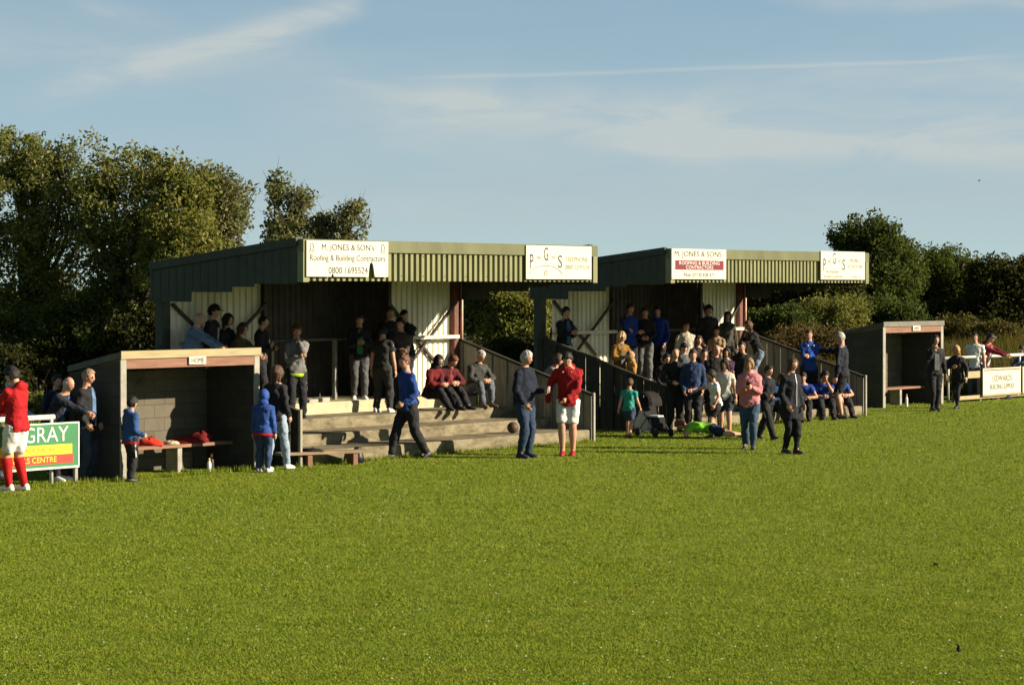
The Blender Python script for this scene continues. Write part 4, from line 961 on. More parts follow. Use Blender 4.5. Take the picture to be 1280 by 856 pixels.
# right
p = gpY(1168, 58.6); person('girl in black top and leggings in front of AWAY dugout', p, 15, Htop(p, 419), (BLK, 'jacket'), (BLK, 'leggings'), (DK, 'pony'), pose=dict(rh=(.06, .10, .78), re=(.6, 0, -1), lf=(-.03, 0, 0), rf=(.03, 0, 0)), group=GB, female=True, extras=(('open', (.12, .13, .13)),))
p = gpY(1197, 60); person('girl with long fair hair in black jacket walking by AWAY dugout', p, -35, Htop(p, 431), (BLK, 'jacket'), (BLK, 'leggings'), ((.36, .22, .09), 'long'), pose=mk(WALK, lf=(-.05, .12, 0), rf=(.05, -.12, .005, 0, 15), rh=(.02, .14, .66), re=(.8, 0, -.6), lh=(-.16, .02, .48)), group=GB, female=True)
p = gpY(1219, 64.2); person('bald man in white t-shirt behind the white rail', p, -20, Htop(p, 416), (WHT, 'tee'), (JEAN, 'jeans'), (DK, 'crop'), pose=dict(lh=(-.15, .04, .47)), group=GB)
p = gpY(1236, 64.6); person('man in grey cap and maroon sweatshirt leaning on white rail', p, 55, Htop(p, 416) * 1.02, ((.16, .012, .022), 'hoodie'), (JEAN, 'jeans'), (DK, 'short'), pose=mk(LEAN, lean=20, lh=(-.05, .30, .64), rh=(.05, .32, .64)), group=GB, extras=(('cap', (.20, .19, .18)), ('open', (.6, .55, .5))))
p = gpY(1283, 66.2); person('person in blue jacket at rail, cut by right edge', p, -60, 1.5, ((.06, .09, .20), 'jacket'), (JEAN, 'jeans'), (DK, 'short'), pose=LEAN, group=GB)
# nearer stand
p = sp(S1, 247, 2.9, 3); person('balding man in pale blue shirt leaning at left end of nearer stand', p, 78, Htop(p, 391) * 1.03, ((.13, .20, .30), 'jacket'), (NAVY, 'trousers'), (GRY, 'bald'), pose=mk(LEAN, lean=18, lh=(-.05, .26, .62), rh=(.05, .26, .62)), fat=1.3, group=G1)
p = sp(S1, 264, 3.1, 3); person('man in black cap and white top under black gilet', p, 80, Htop(p, 381), (BLK, 'jacket'), (BLK, 'trousers'), (DK, 'short'), pose=POCK, group=G1, extras=(('cap', (.012, .014, .014)), ('open', (.5, .5, .48))))
p = sp(S1, 282, 3.0, 3); person('dark haired woman in black coat beside man in cap', p, 60, Htop(p, 393), ((.016, .014, .016), 'coat'), (BLK, 'trousers'), (DK, 'bob'), group=G1, female=True)
p = sp(S1, 300, 2.75, 3); person('woman in brown patterned jacket leaning forward above HOME dugout', p, 70, 1.55, ((.085, .06, .03), 'jacket'), (BLK, 'trousers'), (BR, 'bob'), pose=mk(LEAN, lean=22), group=G1, female=True)
p = sp(S1, 326, 2.8, 3); person('bald man in black top standing by recess of nearer stand', p, 80, Htop(p, 395), (BLK, 'jacket'), (BLK, 'trousers'), (DK, 'crop'), pose=mk(FOLD), group=G1)
p = sp(S1, 370, 2.35, 2); person('youth in grey hooded top over lime vest with hand at mouth', p, 20, Htop(p, 407), ((.17, .165, .155), 'hoodie'), (BLK, 'trousers'), (RB, 'mop'), pose=mk(MOUTH, lf=(-.07, .03, 0), rf=(.08, .1, -.1)), group=G1, extras=(('stripe',), ('hem', (.36, .55, .02))))
p = sp(S1, 449, 3.15, 3); person('person in dark jacket over green top in dark recess', p, 10, Htop(p, 394), (BLK, 'jacket'), ((.09, .09, .09), 'trousers'), (BR, 'short'), (.55, .55, .53), pose=HOLD, group=G1, extras=(('open', (.05, .22, .08)),))
p = sp(S1, 478, 2.35, 2); person('man in dark grey t-shirt and trousers seen from behind', p, 160, Htop(p, 407), ((.028, .03, .028), 'tee'), ((.035, .035, .036), 'trousers'), (DK, 'short'), (.5, .5, .5), pose=dict(yaw=-40, lf=(-.08, 0, 0), rf=(.08, .03, 0)), group=G1)
p = sp(S1, 486, 3.25, 3); person('tall man in dark clothes at back of nearer stand', p, 30, Htop(p, 384), (BLK, 'jacket'), (BLK, 'trousers'), (BR, 'short'), pose=POCK, group=G1)
p = sp(S1, 507, 3.2, 3); person('man in black jacket and black beanie against cream wall panel', p, -25, Htop(p, 387), (BLK, 'jacket'), (BLK, 'trousers'), (DK, 'none'), pose=FOLD, group=G1, extras=(('cap', (.012, .012, .012)),))
p = sp(S1, 501, 2.75, 2); person('youth in grey brown top with folded arms above walking man', p, -15, Htop(p, 398), ((.07, .06, .055), 'jacket'), (BLK, 'trousers'), (DK, 'short'), pose=FOLD, group=G1)
p = sp(S1, 538, 2.35, 2) + Vector((0, 0, 0)); person('seated person in black hood and red top beside red wall of coats', p, 48, 1.62, ((.13, .010, .012), 'hoodie'), (BLK, 'trousers'), (DK, 'short'), pose=SIT(.15, .36, 20), group=G1, extras=(('hood', (.02, .016, .016)),))
p = sp(S1, 551, 2.35, 2); person('seated young man in maroon jacket bending over his knees', p, 45, 1.72, ((.08, .010, .014), 'jacket'), (BLK, 'trousers'), (RB, 'short'), pose=SIT(.14, .38, 30, nod=20), group=G1, extras=(('open', (.25, .05, .04)),))
p = sp(S1, 591, 2.45, 2); person('grey haired man in grey jacket and jeans sitting at right end of steps', p, 42, 1.72, ((.05, .052, .048), 'jacket'), ((.11, .125, .14), 'jeans'), (GRY, 'short'), (.12, .09, .06), pose=SIT(.15, .25, 20, nod=8), fat=1.15, group=G1)
# farther stand
p = sp(S2, 705, 2.95, 3); person('man in dark coat and blue shirt at left end of farther stand', p, 45, Htop(p, 384), ((.014, .014, .017), 'coat'), (BLK, 'trousers'), (DK, 'short'), pose=HOLD, group=G2, extras=(('open', (.04, .10, .16)),))
p = sp(S2, 786, 3.2, 3); person('player in royal blue top, leftmost of the two in the recess', p, 35, Htop(p, 380), (ROY, 'jacket'), (BLK, 'trousers'), (BR, 'short'), pose=FOLD, group=G2)
p = sp(S2, 806, 3.0, 3); person('man in black top and grey joggers between two blue players', p, 0, Htop(p, 385), (BLK, 'jacket'), ((.11, .11, .105), 'trousers'), (BR, 'short'), (.55, .55, .54), pose=mk(HOLD, lh=(-.04, .14, .6), rh=(.04, .14, .6)), group=G2)
p = sp(S2, 822, 3.1, 3); person('player in royal blue top right of the man in grey joggers', p, -15, Htop(p, 383), (ROY, 'jacket'), (BLK, 'trousers'), (DK, 'crop'), pose=POCK, group=G2)
p = sp(S2, 775, 1.45, 1); person('fair haired woman in sunglasses and mustard jacket holding child', p, 30, Htop(p, 415), ((.24, .12, .02), 'jacket'), ((.06, .06, .065), 'jeans'), (BLO, 'bob'), pose=mk(HOLD, lh=(-.10, .22, .55)), group=G2, female=True, extras=(('glasses',), ('open', (.12, .13, .14))))
p = sp(S2, 790, 1.1, 1); person('small child in mustard coat with hood up beside woman in sunglasses', p, -70, Htop(p, 441), ((.40, .20, .05), 'hoodie'), (GREY, 'trousers'), (BR, 'short'), group=G2, extras=(('hood', (.42, .27, .14)),))
p = sp(S2, 838, 1.3, 1); person('person in black and white patterned top crouching on the steps', p, 10, 1.55, ((.30, .30, .29), 'jacket'), (BLK, 'trousers'), (DK, 'short'), pose=SIT(.15, .2, 25, nod=25), group=G2, extras=(('cap', (.015, .015, .015)),))
p = sp(S2, 857, 2.3, 2); person('boy in cream hooded top standing high on farther stand', p, 10, Htop(p, 403), ((.46, .42, .32), 'hoodie'), (GREY, 'trousers'), (RB, 'crop'), group=G2)
p = sp(S2, 885, 3.0, 3); person('person in dark grey jacket at back beside cream panel', p, 15, Htop(p, 382), ((.03, .03, .032), 'jacket'), (BLK, 'trousers'), (DK, 'mop'), pose=POCK, group=G2)
p = sp(S2, 896, 2.6, 2); person('child in tan top between the two dark figures at back', p, -10, Htop(p, 409), ((.30, .21, .12), 'tee'), (GREY, 'trousers'), (DK, 'short'), pose=HOLD, group=G2)
p = sp(S2, 909, 3.0, 3); person('woman with long dark hair and grey brown cardigan at back', p, 5, Htop(p, 390), ((.07, .065, .05), 'jacket'), (BLK, 'trousers'), (DK, 'long'), group=G2, female=True)
p = sp(S2, 941, 2.7, 2); person('woman in black jumper and jeans bending at right end of stand', p, -75, 1.64, ((.013, .012, .013), 'jacket'), ((.16, .22, .29), 'jeans'), (BR, 'bob'), pose=mk(LEAN, lean=28, lh=(-.06, .28, .52), rh=(.06, .28, .52)), group=G2, female=True)
p = sp(S2, 918, 1.2, 1); person('woman in dark grey jacket with pale joggers behind the children', p, -20, Htop(p, 438), ((.06, .065, .07), 'jacket'), ((.36, .35, .33), 'trousers'), (DK, 'bob'), (.3, .3, .3), pose=HOLD, group=GC, female=True)
# row before the farther stand
p = gpY(843, 50.0); person('bald man in black jacket with pale hand, leftmost of the front row', p, 12, Htop(p, 436), ((.016, .017, .016), 'jacket'), (BLK, 'trousers'), (DK, 'bald'), pose=dict(rh=(.06, .13, .60), re=(.8, 0, -.6)), group=GC)
p = sp(S2, 854, .45, 0); person('boy in dark cap and grey top behind the front row', p, 15, Htop(p, 429), ((.10, .115, .125), 'jacket'), (BLK, 'trousers'), (DK, 'short'), group=GC, extras=(('cap', (.012, .014, .02)),))
p = gpY(866, 49.8); person('man in denim blue jacket in the front row', p, 0, Htop(p, 437), ((.022, .042, .10), 'jacket'), (BLK, 'trousers'), (BR, 'short'), pose=POCK, group=GC)
p = sp(S2, 880, .5, 0); person('youth in black top behind man in denim blue jacket', p, 5, Htop(p, 437), (BLK, 'jacket'), (BLK, 'trousers'), (DK, 'crop'), group=GC)
p = gpY(894, 50.9); person('bald bearded man in black coat at right of the front row', p, 20, Htop(p, 431), ((.015, .014, .015), 'coat'), (BLK, 'trousers'), (RB, 'bald'), pose=POCK, fat=1.15, group=GC)
p = gpY(893, 48.2); person('girl in white t-shirt and black shorts pointing left', p, -72, Htop(p, 462), (WHT, 'tee'), (BLK, 'shorts'), (DK, 'mop'), (.06, .05, .05), dict(rh=(.07, .42, .68), re=(.3, -.2, -1), lh=(-.14, .06, .48), lean=10, yaw=15, pelvis=(0, -.03, .51), lf=(-.07, .08, 0), rf=(.07, -.08, 0)), group=GC, female=True)
p = gpY(907, 49.2); person('girl in white shirt and dark shorts behind the pointing girl', p, -15, Htop(p, 449), ((.62, .58, .52), 'tee'), ((.03, .035, .05), 'shorts'), (DK, 'bob'), (.1, .07, .06), pose=dict(rh=(.16, .08, .45), lean=8, lf=(-.06, .05, 0), rf=(.08, -.1, 0)), group=GC, female=True)
p = sp(S2, 832, .5, 0); person('dark haired youth in black hoodie half hidden at left of front row', p, 25, Htop(p, 444), (BLK, 'hoodie'), (BLK, 'trousers'), (DK, 'mop'), pose=POCK, group=GC)
p = sp(S2, 908, .6, 0); person('woman in dark purple top behind girl in white shirt', p, -5, Htop(p, 436), ((.05, .02, .05), 'jacket'), (BLK, 'trousers'), (DK, 'bob'), pose=FOLD, group=GC, female=True)
p = sp(S2, 928, .9, 0); person('person in black jacket and pale cap just left above pink woman', p, -15, Htop(p, 428), (BLK, 'jacket'), (BLK, 'trousers'), (BR, 'short'), pose=POCK, group=GC, extras=(('cap', (.45, .40, .36)),))
p = sp(S2, 872, 1.3, 1); person('woman in charcoal coat behind youth in black top', p, 20, Htop(p, 421), ((.022, .022, .024), 'coat'), (BLK, 'trousers'), (BR, 'bob'), pose=HOLD, group=GC, female=True)
# seated players
for px, ly, F, lab, tp, hr_ in ((968, .06, 30, 'seated player in blue and black holding bottle behind pink woman', (.03, .09, .28), (BR, 'short')), (1003, .05, -5, 'dark haired player in blue sitting right of woman in black coat', ROY, (DK, 'short')), (1027, .05, 8, 'player in royal blue sitting with hand to face', ROY, (DK, 'mop')), (1043, .06, 25, 'player in royal blue sitting half hidden behind the coach', ROY, (DK, 'crop'))):
    p = local_pt(S2, px, ly + .16) ; p.z = 0
    hp = dict(lh=(-.02, .20, .50), le=(-.5, .2, -1)) if 'face' in lab else {}
    person(lab, p, F, 1.70, (tp, 'jacket' if 'holding' in lab else 'tee'), (BLK, 'trousers'), hr_, (.03, .03, .03), SIT(.15, .34, 26, **hp), group=GS)
p = local_pt(S2, 985, .22); p.z = 0; person('seated player in black coat between blue players, half hidden', p, 10, 1.7, (BLK, 'jacket'), (BLK, 'trousers'), (DK, 'short'), pose=SIT(.15, .34, 22), group=GS)
finish_people(); flush_texts()

# ------------------------------------------------------------------ trees and shrubs
BARK = mat('bark', (.045, .036, .025), .9, .4, 9, bump=.8, stretch=(1, 1, .25))
L_OLIVE = leaf_mat('olive_leaves', [(.055, .078, .024), (.11, .135, .036), (.18, .185, .048), (.25, .20, .058)], .8)
L_GREY = leaf_mat('grey_green_leaves', [(.06, .082, .034), (.115, .135, .052), (.18, .18, .07), (.23, .175, .07)], 1.1)
L_DARK = leaf_mat('dark_leaves', [(.010, .014, .005), (.020, .024, .007), (.036, .036, .010), (.06, .05, .014)], .8)  # for the left shrubs this dark tone also carries their deep shade
L_GREEN = leaf_mat('mid_green_leaves', [(.026, .042, .010), (.054, .080, .017), (.095, .112, .024)], .7)
L_YEL = leaf_mat('yellowing_leaves', [(.062, .088, .022), (.14, .16, .034), (.21, .20, .044), (.28, .22, .06)], 1.3)
L_WEED = leaf_mat('weed_leaves', [(.05, .06, .012), (.09, .085, .018), (.10, .055, .025), (.13, .10, .03)], .8)

def leaves(centers, radii, per, size, hang=.0):
    """leaf quads strewn through clumps; returns vertices"""
    n = len(centers) * per
    c = np.repeat(np.asarray(centers), per, 0); r = np.repeat(np.asarray(radii), per)
    d = rng.normal(size=(n, 3)); d /= np.linalg.norm(d, axis=1)[:, None]
    p = c + d * (r * rng.uniform(.15, 1, n) ** .6)[:, None] * np.array([1, 1, .8])
    a = rng.normal(size=(n, 3)); a /= np.linalg.norm(a, axis=1)[:, None]
    b = np.cross(a, rng.normal(size=(n, 3))); b /= np.linalg.norm(b, axis=1)[:, None]
    s = size * rng.uniform(.6, 1.35, n)[:, None]
    V = np.empty((n, 4, 3)); V[:, 0] = p - a * s; V[:, 1] = p - b * s * .5; V[:, 2] = p + a * s; V[:, 3] = p + b * s * .5
    return V.reshape(-1, 3)
def crown(blobs, nclump, seed, rough=.6):
    """clump centres spread through a set of ellipsoids with a ragged edge"""
    g_ = np.random.default_rng(seed); pts = []; w = np.array([b[3] * b[4] * b[5] for b in blobs]) ** .75; w = w / w.sum()
    for b, k in zip(blobs, (w * nclump).astype(int) + 1):
        d = g_.normal(size=(k, 3)); d /= np.linalg.norm(d, axis=1)[:, None]
        q = g_.uniform(.25, 1, k) ** .45
        for dd, qq in zip(d, q):
            e = 1 + rough * noise.noise((dd[0] * 2.1 + seed * 3.7, dd[1] * 2.1, dd[2] * 2.1 + b[2]))
            e += .16 * noise.noise((dd[0] * 6 + seed, dd[1] * 6, dd[2] * 6))
            pts.append((b[0] + dd[0] * qq * e * b[3], b[1] + dd[1] * qq * e * b[4], max(.15, b[2] + dd[2] * qq * e * b[5])))
    return np.array(pts)
def tree(name, label, px, Y, blobs_px, leafmat, nclump, per=66, size=.056, cr=(.22, .46), trunk=.2, seed=1, group=None, cat='tree', depth=.8):
    """blobs_px: (px, py, half width px, half height px) as the crown is seen from the pitch; built at its real place Y metres out"""
    x0 = X_at(px, Y); t = thing(name, label, cat, (x0, Y, 0), 0, group); s = FPX / Y
    blobs = []
    g_ = random.Random(seed)
    for (bx, by, rx, ry) in blobs_px:
        rxm, rzm = rx / s, ry / s
        blobs.append(((bx - px) / s, g_.uniform(-.6, .6), Z_at(by, Y), rxm, max(.5, (rxm + rzm) / 2 * depth), rzm))
    pts = crown(blobs, nclump, seed)
    rad = rng.uniform(cr[0], cr[1], len(pts))
    V = leaves(pts, rad, per, size)
    V[:, 2] = np.maximum(V[:, 2], .02)
    np_mesh('crown', V, 4, leafmat, parent=t)
    # trunk with limbs reaching into the crown
    q = MB(); top = max(b[2] for b in blobs); zb = min(b[2] - b[5] for b in blobs)
    if trunk:
        fork = max(.5, zb + (top - zb) * .25) if top > 2.5 else .25
        q.tube([(0, 0, -.1), (.03, 0, .3), (g_.uniform(-.1, .1), 0, fork * .6), (0, 0, fork)], [trunk * 1.35, trunk, trunk * .85, trunk * .75], 9)
        sel = pts[np.random.default_rng(seed + 5).permutation(len(pts))[:(26 if top > 2.5 else 10)]]
        for e in sel:
            e = Vector(e); a = Vector((0, 0, fork * g_.uniform(.75, 1))); mid = a.lerp(e, .5) + Vector((g_.uniform(-.2, .2), g_.uniform(-.2, .2), .12 * (e - a).length))
            q.tube([a, a.lerp(mid, .5) + Vector((0, 0, .05)), mid, e], [trunk * .42, trunk * .32, trunk * .2, trunk * .05], 6)
            for k in range(2):
                tip = e + Vector((g_.uniform(-.5, .5), g_.uniform(-.5, .5), g_.uniform(-.1, .6))); q.tube([mid.lerp(e, .5), tip], [trunk * .1, trunk * .02], 4)
        q.build('trunk' if top > 2.5 else 'stem', BARK, t, True)
    return t
GT = 'trees behind the left dugout and nearer stand'
tree('tree', 'tallest olive green tree at far left edge', 35, 60, [(20, 260, 85, 85), (45, 205, 48, 46), (95, 215, 38, 42), (0, 200, 36, 44), (10, 350, 80, 70), (75, 310, 60, 65), (5, 430, 80, 60), (70, 410, 60, 60)], L_OLIVE, 640, trunk=.28, seed=3, group=GT)
tree('tree', 'olive green tree second from left with pointed top', 165, 59, [(150, 270, 58, 66), (178, 215, 28, 36), (130, 222, 30, 36), (165, 345, 70, 60), (195, 290, 36, 52), (150, 420, 70, 50)], L_OLIVE, 440, trunk=.25, seed=8, group=GT)
tree('tree', 'yellowish tree just left of the nearer stand roof', 228, 58, [(222, 262, 42, 52), (208, 226, 26, 26), (245, 240, 22, 28), (225, 330, 50, 50), (236, 300, 36, 40)], L_YEL, 240, trunk=.2, seed=12, group=GT)
tree('tree', 'rounded grey green tree above left end of stand roof', 285, 61, [(278, 262, 32, 44), (265, 230, 20, 22), (292, 252, 16, 30), (280, 320, 36, 44)], L_GREY, 150, trunk=.18, seed=17, group=GT)
tree('tree', 'thin airy tree above cream M. JONES board', 358, 62, [(354, 270, 25, 36), (346, 238, 12, 22), (371, 252, 13, 28), (364, 305, 34, 32)], L_GREY, 115, per=52, trunk=.13, seed=23, group=GT, cr=(.18, .36))
tree('tree', 'low airy tree rightmost above nearer stand roof', 425, 62, [(415, 286, 25, 22), (444, 272, 18, 21), (400, 284, 17, 22), (424, 315, 42, 26)], L_GREY, 105, per=46, trunk=.12, seed=29, group=GT, cr=(.18, .36))
GSH = 'shrubs under the left trees'
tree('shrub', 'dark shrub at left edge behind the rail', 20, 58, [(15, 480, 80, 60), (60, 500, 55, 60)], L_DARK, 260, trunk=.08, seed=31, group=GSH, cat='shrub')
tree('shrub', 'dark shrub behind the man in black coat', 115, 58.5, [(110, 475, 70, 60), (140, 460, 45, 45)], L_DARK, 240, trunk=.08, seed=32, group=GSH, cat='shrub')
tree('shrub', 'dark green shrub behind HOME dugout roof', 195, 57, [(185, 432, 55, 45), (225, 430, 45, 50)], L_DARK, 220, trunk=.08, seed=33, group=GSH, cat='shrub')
tree('shrub', 'small lit yellow green shrub behind grey rail', 46, 39.5, [(46, 506, 15, 16)], L_YEL, 16, per=30, size=.05, cr=(.1, .2), trunk=.03, seed=34, group=GSH, cat='shrub')
tree('shrub', 'shrub with a few yellow leaves between left trees', 100, 58, [(100, 408, 60, 42), (40, 415, 55, 40)], L_GREEN, 170, trunk=.08, seed=35, group=GSH, cat='shrub')
GH = 'hedge shrubs seen through the gap between stands'
tree('shrub', 'yellowing shrub in gap left of farther stand', 645, 62, [(640, 405, 36, 36), (662, 392, 26, 30)], L_YEL, 170, trunk=.07, seed=41, group=GH, cat='shrub')
tree('shrub', 'green shrub in gap beside nearer stand column', 610, 63, [(610, 402, 30, 36), (618, 378, 30, 28)], L_GREEN, 150, trunk=.07, seed=42, group=GH, cat='shrub')
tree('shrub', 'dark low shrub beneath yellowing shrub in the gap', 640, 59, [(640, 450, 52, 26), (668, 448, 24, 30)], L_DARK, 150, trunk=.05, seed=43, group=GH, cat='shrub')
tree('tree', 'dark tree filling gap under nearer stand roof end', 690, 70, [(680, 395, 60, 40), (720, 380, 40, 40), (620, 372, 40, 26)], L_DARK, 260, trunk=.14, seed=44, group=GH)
GR = 'trees behind the farther stand'
tree('tree', 'tall rounded dark tree right of farther stand roof', 1090, 85, [(1085, 318, 44, 44), (1110, 352, 40, 48), (1070, 370, 42, 42), (1128, 322, 20, 26), (1056, 300, 16, 16)], L_GREEN, 560, size=.072, per=80, cr=(.3, .55), trunk=.3, seed=51, group=GR)
tree('tree', 'mid sized green tree behind AWAY dugout', 1182, 88, [(1182, 352, 42, 36), (1165, 335, 22, 20), (1205, 340, 22, 22), (1180, 385, 48, 30)], L_GREEN, 400, size=.072, per=80, cr=(.3, .55), trunk=.24, seed=52, group=GR)
tree('tree', 'dark tree at right edge behind rail', 1262, 86, [(1262, 362, 48, 34), (1245, 340, 24, 16), (1282, 348, 30, 24), (1255, 392, 56, 24)], L_DARK, 420, size=.072, per=80, cr=(.3, .55), trunk=.24, seed=53, group=GR)
tree('tree', 'dark tree behind right end of farther stand roof', 985, 84, [(985, 385, 60, 28), (1030, 375, 46, 30), (950, 380, 40, 28)], L_DARK, 300, size=.072, per=80, cr=(.3, .5), trunk=.2, seed=54, group=GR)
GB2 = 'bushes behind the AWAY dugout'
tree('shrub', 'yellow flowered bush left of AWAY dugout roof', 1040, 73, [(1040, 398, 36, 24), (1018, 392, 22, 18), (1062, 392, 26, 20)], L_YEL, 200, trunk=.06, seed=61, group=GB2, cat='shrub', size=.045)
tree('shrub', 'sunlit green bush over AWAY dugout roof', 1092, 75, [(1092, 392, 36, 20), (1125, 398, 28, 18)], L_GREEN, 190, trunk=.06, seed=62, group=GB2, cat='shrub')
tree('shrub', 'dark green bush beside right column of farther stand', 968, 70, [(968, 408, 32, 18), (985, 402, 22, 14)], L_GREEN, 150, trunk=.06, seed=63, group=GB2, cat='shrub')
tree('shrub', 'reddish dock bush behind player in royal blue', 1005, 69, [(1005, 432, 34, 20), (1040, 432, 26, 18), (975, 430, 22, 14)], leaf_mat('dock_leaves', [(.06, .06, .016), (.10, .075, .028), (.14, .075, .035), (.10, .10, .022)], 1.2), 170, trunk=.04, seed=64, group=GB2, cat='shrub', size=.045)
tree('shrub', 'low scrubby bush right of AWAY dugout roof', 1200, 80, [(1200, 412, 34, 14), (1245, 415, 30, 11), (1222, 420, 20, 9)], L_WEED, 120, trunk=.06, seed=65, group=GB2, cat='shrub')

def weed_sample(n):
    y = rng.uniform(66.5, 84, n); x = rng.uniform(.10, .235, n) * y
    k = x > (11.6 + (y - 64) * .84) - 9 ; x, y = x[k], y[k]
    return x, y, np.maximum(0, (y - 67) * .055)
m, nt, b = new_mat('tall_weeds'); nt.t.nodes.remove(b)
co = nt.n('ShaderNodeTexCoord').outputs['Object']; rnd = nt.n('ShaderNodeNewGeometry').outputs['Random Per Island']
f = nt.m('ADD', nt.m('MULTIPLY', rnd, .45), nt.m('MULTIPLY', nt.noise(co, .55, 4, .6), .75)); f = nt.m('SUBTRACT', f, .1, clamp=True)
col = nt.ramp(f, [(.2, (.045, .06, .012)), (.42, (.085, .085, .016)), (.58, (.12, .10, .025)), (.72, (.12, .055, .03)), (.9, (.10, .085, .02))])
d = nt.n('ShaderNodeBsdfDiffuse'); nt.put(d.inputs[0], col); tr = nt.n('ShaderNodeBsdfTranslucent'); nt.put(tr.inputs[0], col); mx = nt.n('ShaderNodeMixShader'); mx.inputs[0].default_value = .3
nt.l.new(d.outputs[0], mx.inputs[1]); nt.l.new(tr.outputs[0], mx.inputs[2]); nt.l.new(mx.outputs[0], nt.t.nodes['Material Output'].inputs[0])
blades('tall_weeds', 42000, weed_sample, lambda x, y: np.full(len(x), .75), lambda x, y: np.full(len(x), .05), m, 'stuff', 'tall olive and reddish weeds beyond the right rail', 'weeds')
g = MB(); g.v = [(-40, 67, -.02), (60, 67, -.02), (70, 86, 1.02), (-60, 86, 1.02), (80, 130, 1.6), (-80, 130, 1.6)]; g.f = [[0, 1, 2, 3], [3, 2, 4, 5]]; g.mi = [0, 0]
tag(g.build('rough_ground', mat('rough_ground', (.05, .055, .018), .95, .35, 1.2, bump=.6)), kind='structure')
# far wood closing the view behind the ground
n_ = 2600; fx = rng.uniform(-190, 190, n_); fy = 165 + rng.normal(0, 4, n_); fz = rng.uniform(.3, 2.6, n_) * (1 + .25 * np.sin(fx * .21) + .15 * np.sin(fx * .77 + 1))
np_mesh('far_wood', leaves(np.stack([fx, fy, fz], 1), np.full(n_, 1.6), 55, .26), 4, L_DARK, 'stuff', 'far wood closing the view behind the ground', 'wood')
# longer grass against the foot of walls
def edge_sample(n):
    k = n // 3; a = rng.uniform(-.1, 8.5, k); o = -np.abs(rng.normal(0, .05, k)) - .01
    P1 = np.outer(a, np.array(U)) + np.outer(o, np.array(Vv)) + np.array(S1)
    a = rng.uniform(-.1, 8.3, k); P2 = np.outer(a, np.array(U)) + np.outer(o, np.array(Vv)) + np.array(S2)
    a = rng.uniform(-4, 3.1, k); P3 = np.outer(a, np.array(U_d)) + np.outer(o - .03, np.array(V_d)) + np.array(D1)
    P = np.concatenate([P1, P2, P3]); return P[:, 0], P[:, 1], np.zeros(len(P))
blades('edge_grass', 6000, edge_sample, lambda x, y: .055 + .04 * np.abs(np.sin(x * 5.3 + np.sin(y * 3.1) * 2)), lambda x, y: np.full(len(x), .013), M_grass, 'stuff', 'longer grass along foot of the terraces', 'grass')

SKT = (1.34, 1.42, 1.12); CLC = (2.95, 3.25, 3.25); HZC = (2.2, 2.3, 2.26); SKYSTR = .075; EXPO = 1.3
# ------------------------------------------------------------------ light and sky
SUN_AZ = Vector((1.0, -.16, 0)).normalized(); ELEV = R(22.5)
to_sun = Vector((SUN_AZ.x * math.cos(ELEV), SUN_AZ.y * math.cos(ELEV), math.sin(ELEV)))
sl = bpy.data.lights.new('sun', 'SUN'); sl.energy = 5.0; sl.angle = R(.5); sl.color = (1.0, .86, .66)
so = bpy.data.objects.new('sun', sl); COL.objects.link(so); so.rotation_euler = to_sun.to_track_quat('Z', 'Y').to_euler(); so.location = (40, 0, 40)
w = bpy.data.worlds.new('World'); scn.world = w; w.use_nodes = True
nt = NT(w.node_tree); bg = w.node_tree.nodes['Background']
gen = nt.n('ShaderNodeTexCoord').outputs['Generated']
sep = nt.n('ShaderNodeSeparateXYZ'); nt.put(sep.inputs[0], gen)
dx, dy, dz = sep.outputs
sky = nt.n('ShaderNodeTexSky', sky_type='NISHITA'); sky.sun_disc = False; sky.sun_elevation = ELEV
sky.sun_rotation = math.atan2(to_sun.x, to_sun.y); sky.air_density = 1.0; sky.dust_density = .6; sky.ozone_density = 2.0
# look a little higher into the sky dome than the true height so that the blue comes down as far as in the photograph
nv = nt.n('ShaderNodeCombineXYZ'); nt.put(nv.inputs[0], dx); nt.put(nv.inputs[1], dy); nt.put(nv.inputs[2], nt.m('ADD', nt.m('MULTIPLY', nt.m('MAXIMUM', dz, 0.0), 3.2), .12))
nrm = nt.n('ShaderNodeVectorMath', operation='NORMALIZE'); nt.put(nrm.inputs[0], nv.outputs[0]); nt.put(sky.inputs[0], nrm.outputs[0])
az = nt.m('ARCTAN2', dx, dy); el = nt.m('ARCSINE', dz)
cv = nt.n('ShaderNodeCombineXYZ'); nt.put(cv.inputs[0], az); nt.put(cv.inputs[1], el)
def A(px): return (px - CX) / FPX
def E(py): return (HOR - py) / FPX
wob = nt.m('MULTIPLY', nt.m('SUBTRACT', nt.noise(cv.outputs[0], 14, 2), .5), .012)
def band(x0, y0, x1, y1, width, soft0, soft1, gain, wobble=1.0):
    """cloud streak between two directions of the sky"""
    a0, e0, a1, e1 = A(x0), E(y0), A(x1), E(y1)
    line = nt.m('ADD', e0, nt.m('MULTIPLY', nt.m('SUBTRACT', az, a0), (e1 - e0) / (a1 - a0)))
    dd = nt.m('DIVIDE', nt.m('ADD', nt.m('SUBTRACT', el, line), nt.m('MULTIPLY', wob, wobble)), width / FPX)
    g_ = nt.m('EXPONENT', nt.m('MULTIPLY', nt.m('MULTIPLY', dd, dd), -1.0))
    def sm(a, b):
        nd = nt.n('ShaderNodeMapRange', interpolation_type='SMOOTHSTEP'); nt.put(nd.inputs[0], az); nd.inputs[1].default_value = a; nd.inputs[2].default_value = b; return nd.outputs[0]
    return nt.m('MULTIPLY', nt.m('MULTIPLY', g_, nt.m('MULTIPLY', sm(A(x0 - soft0), A(x0)), nt.m('SUBTRACT', 1.0, sm(A(x1), A(x1 + soft1))))), gain)
tx = nt.noise(nt.mapping(cv.outputs[0], (14, 55, 1), (0, 0, R(-7))), 1.0, 7, .62, .7)
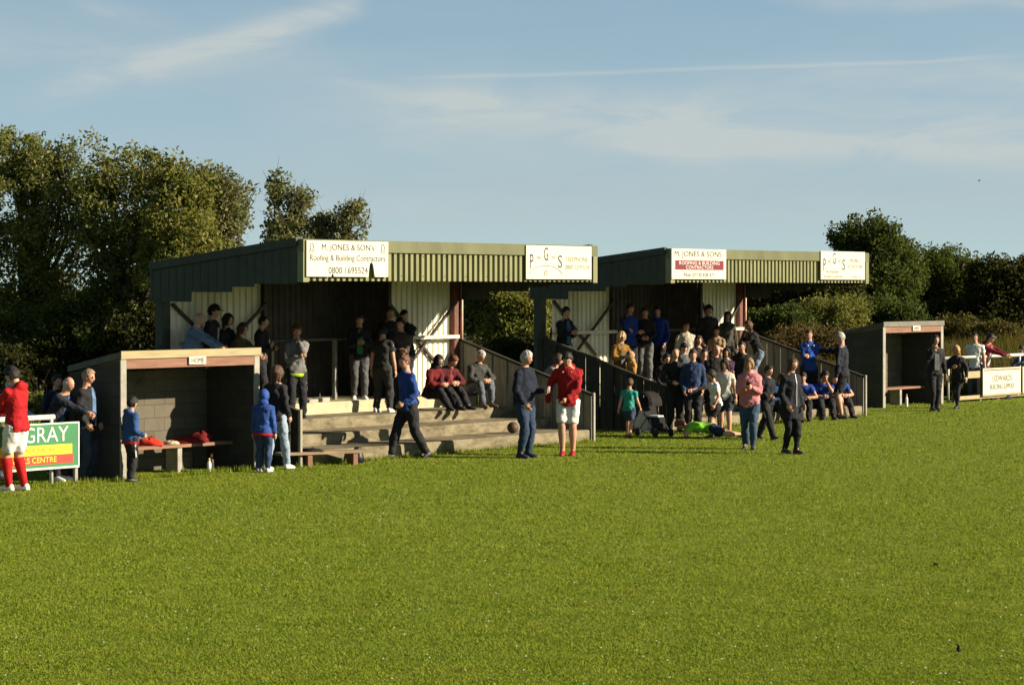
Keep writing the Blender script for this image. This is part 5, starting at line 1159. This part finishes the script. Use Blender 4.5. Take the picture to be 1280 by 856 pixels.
tf = nt.ramp(tx, [(.36, (.25, .25, .25)), (.68, (1, 1, 1))])
cl = band(110, 112, 410, 26, 22, 90, 60, .62, .9)
for args in ((180, 84, 430, 16, 16, 160, 40, .32, .9), (500, 150, 1800, 200, 60, 220, 600, .34, 1.2), (0, 60, 300, 70, 50, 100, 200, .22, 1), (600, 143, 1800, 188, 34, 160, 600, .72, 1.2), (900, 185, 1700, 199, 20, 200, 600, .5, 1.0), (470, 118, 640, 140, 14, 120, 80, .4, 1.), (20, 70, 120, 72, 16, 60, 120, .35, 1.), (130, 10, 180, 18, 14, 60, 60, .3, 1.), (1080, 100, 1700, 116, 22, 200, 600, .5, 1.0), (1080, 4, 1700, 30, 12, 200, 500, .45, 1), (300, 255, 1000, 272, 30, 300, 250, .25, 1)):
    cl = nt.m('ADD', cl, band(*args))
cl = nt.m('MULTIPLY', nt.m('MULTIPLY', cl, tf), 1.15)
# vapour trail
tr1 = nt.m('ADD', band(610, 96, 1160, 81, 2.6, 150, 150, .40, .25), 0.0)
# thin veil everywhere
vn = nt.noise(nt.mapping(cv.outputs[0], (5, 22, 1), (0, 0, R(-5))), 1.0, 6, .6, .5)
veil = nt.m('MULTIPLY', nt.ramp(vn, [(.4, (0, 0, 0)), (.75, (1, 1, 1))]), .22)
cl = nt.m('MINIMUM', nt.m('ADD', nt.m('ADD', cl, tr1), veil), .9)
tint = nt.mix(1.0, sky.outputs[0], c4((SKT[0], SKT[1], SKT[2])), 'MULTIPLY')
tint = nt.mix(nt.m('MINIMUM', nt.m('EXPONENT', nt.m('DIVIDE', nt.m('MAXIMUM', el, 0.0), -.08)), .6), tint, c4(HZC))
def sstep(v, lo, hi):
    nd = nt.n('ShaderNodeMapRange', interpolation_type='SMOOTHSTEP'); nt.put(nd.inputs[0], v); nd.inputs[1].default_value = lo; nd.inputs[2].default_value = hi; return nd.outputs[0]
deep = nt.m('SUBTRACT', 1.0, nt.m('MULTIPLY', sstep(el, .14, .6), .48))
cd = nt.n('ShaderNodeCombineXYZ')
for i_ in range(3): nt.put(cd.inputs[i_], deep)
tint = nt.mix(1.0, tint, cd.outputs[0], 'MULTIPLY')
skyc = nt.mix(cl, tint, c4((CLC[0], CLC[1], CLC[2])))
nt.put(bg.inputs[0], skyc); bg.inputs[1].default_value = SKYSTR

vs = scn.view_settings
scn.display_settings.display_device = 'sRGB'
vs.view_transform = 'Standard'; vs.look = 'None'; vs.gamma = 1; vs.use_curve_mapping = False
vs.exposure = EXPO
scn.cycles.sample_clamp_indirect = 6; scn.cycles.max_bounces = 6; scn.cycles.diffuse_bounces = 3; scn.cycles.transmission_bounces = 3; scn.cycles.use_denoising = True
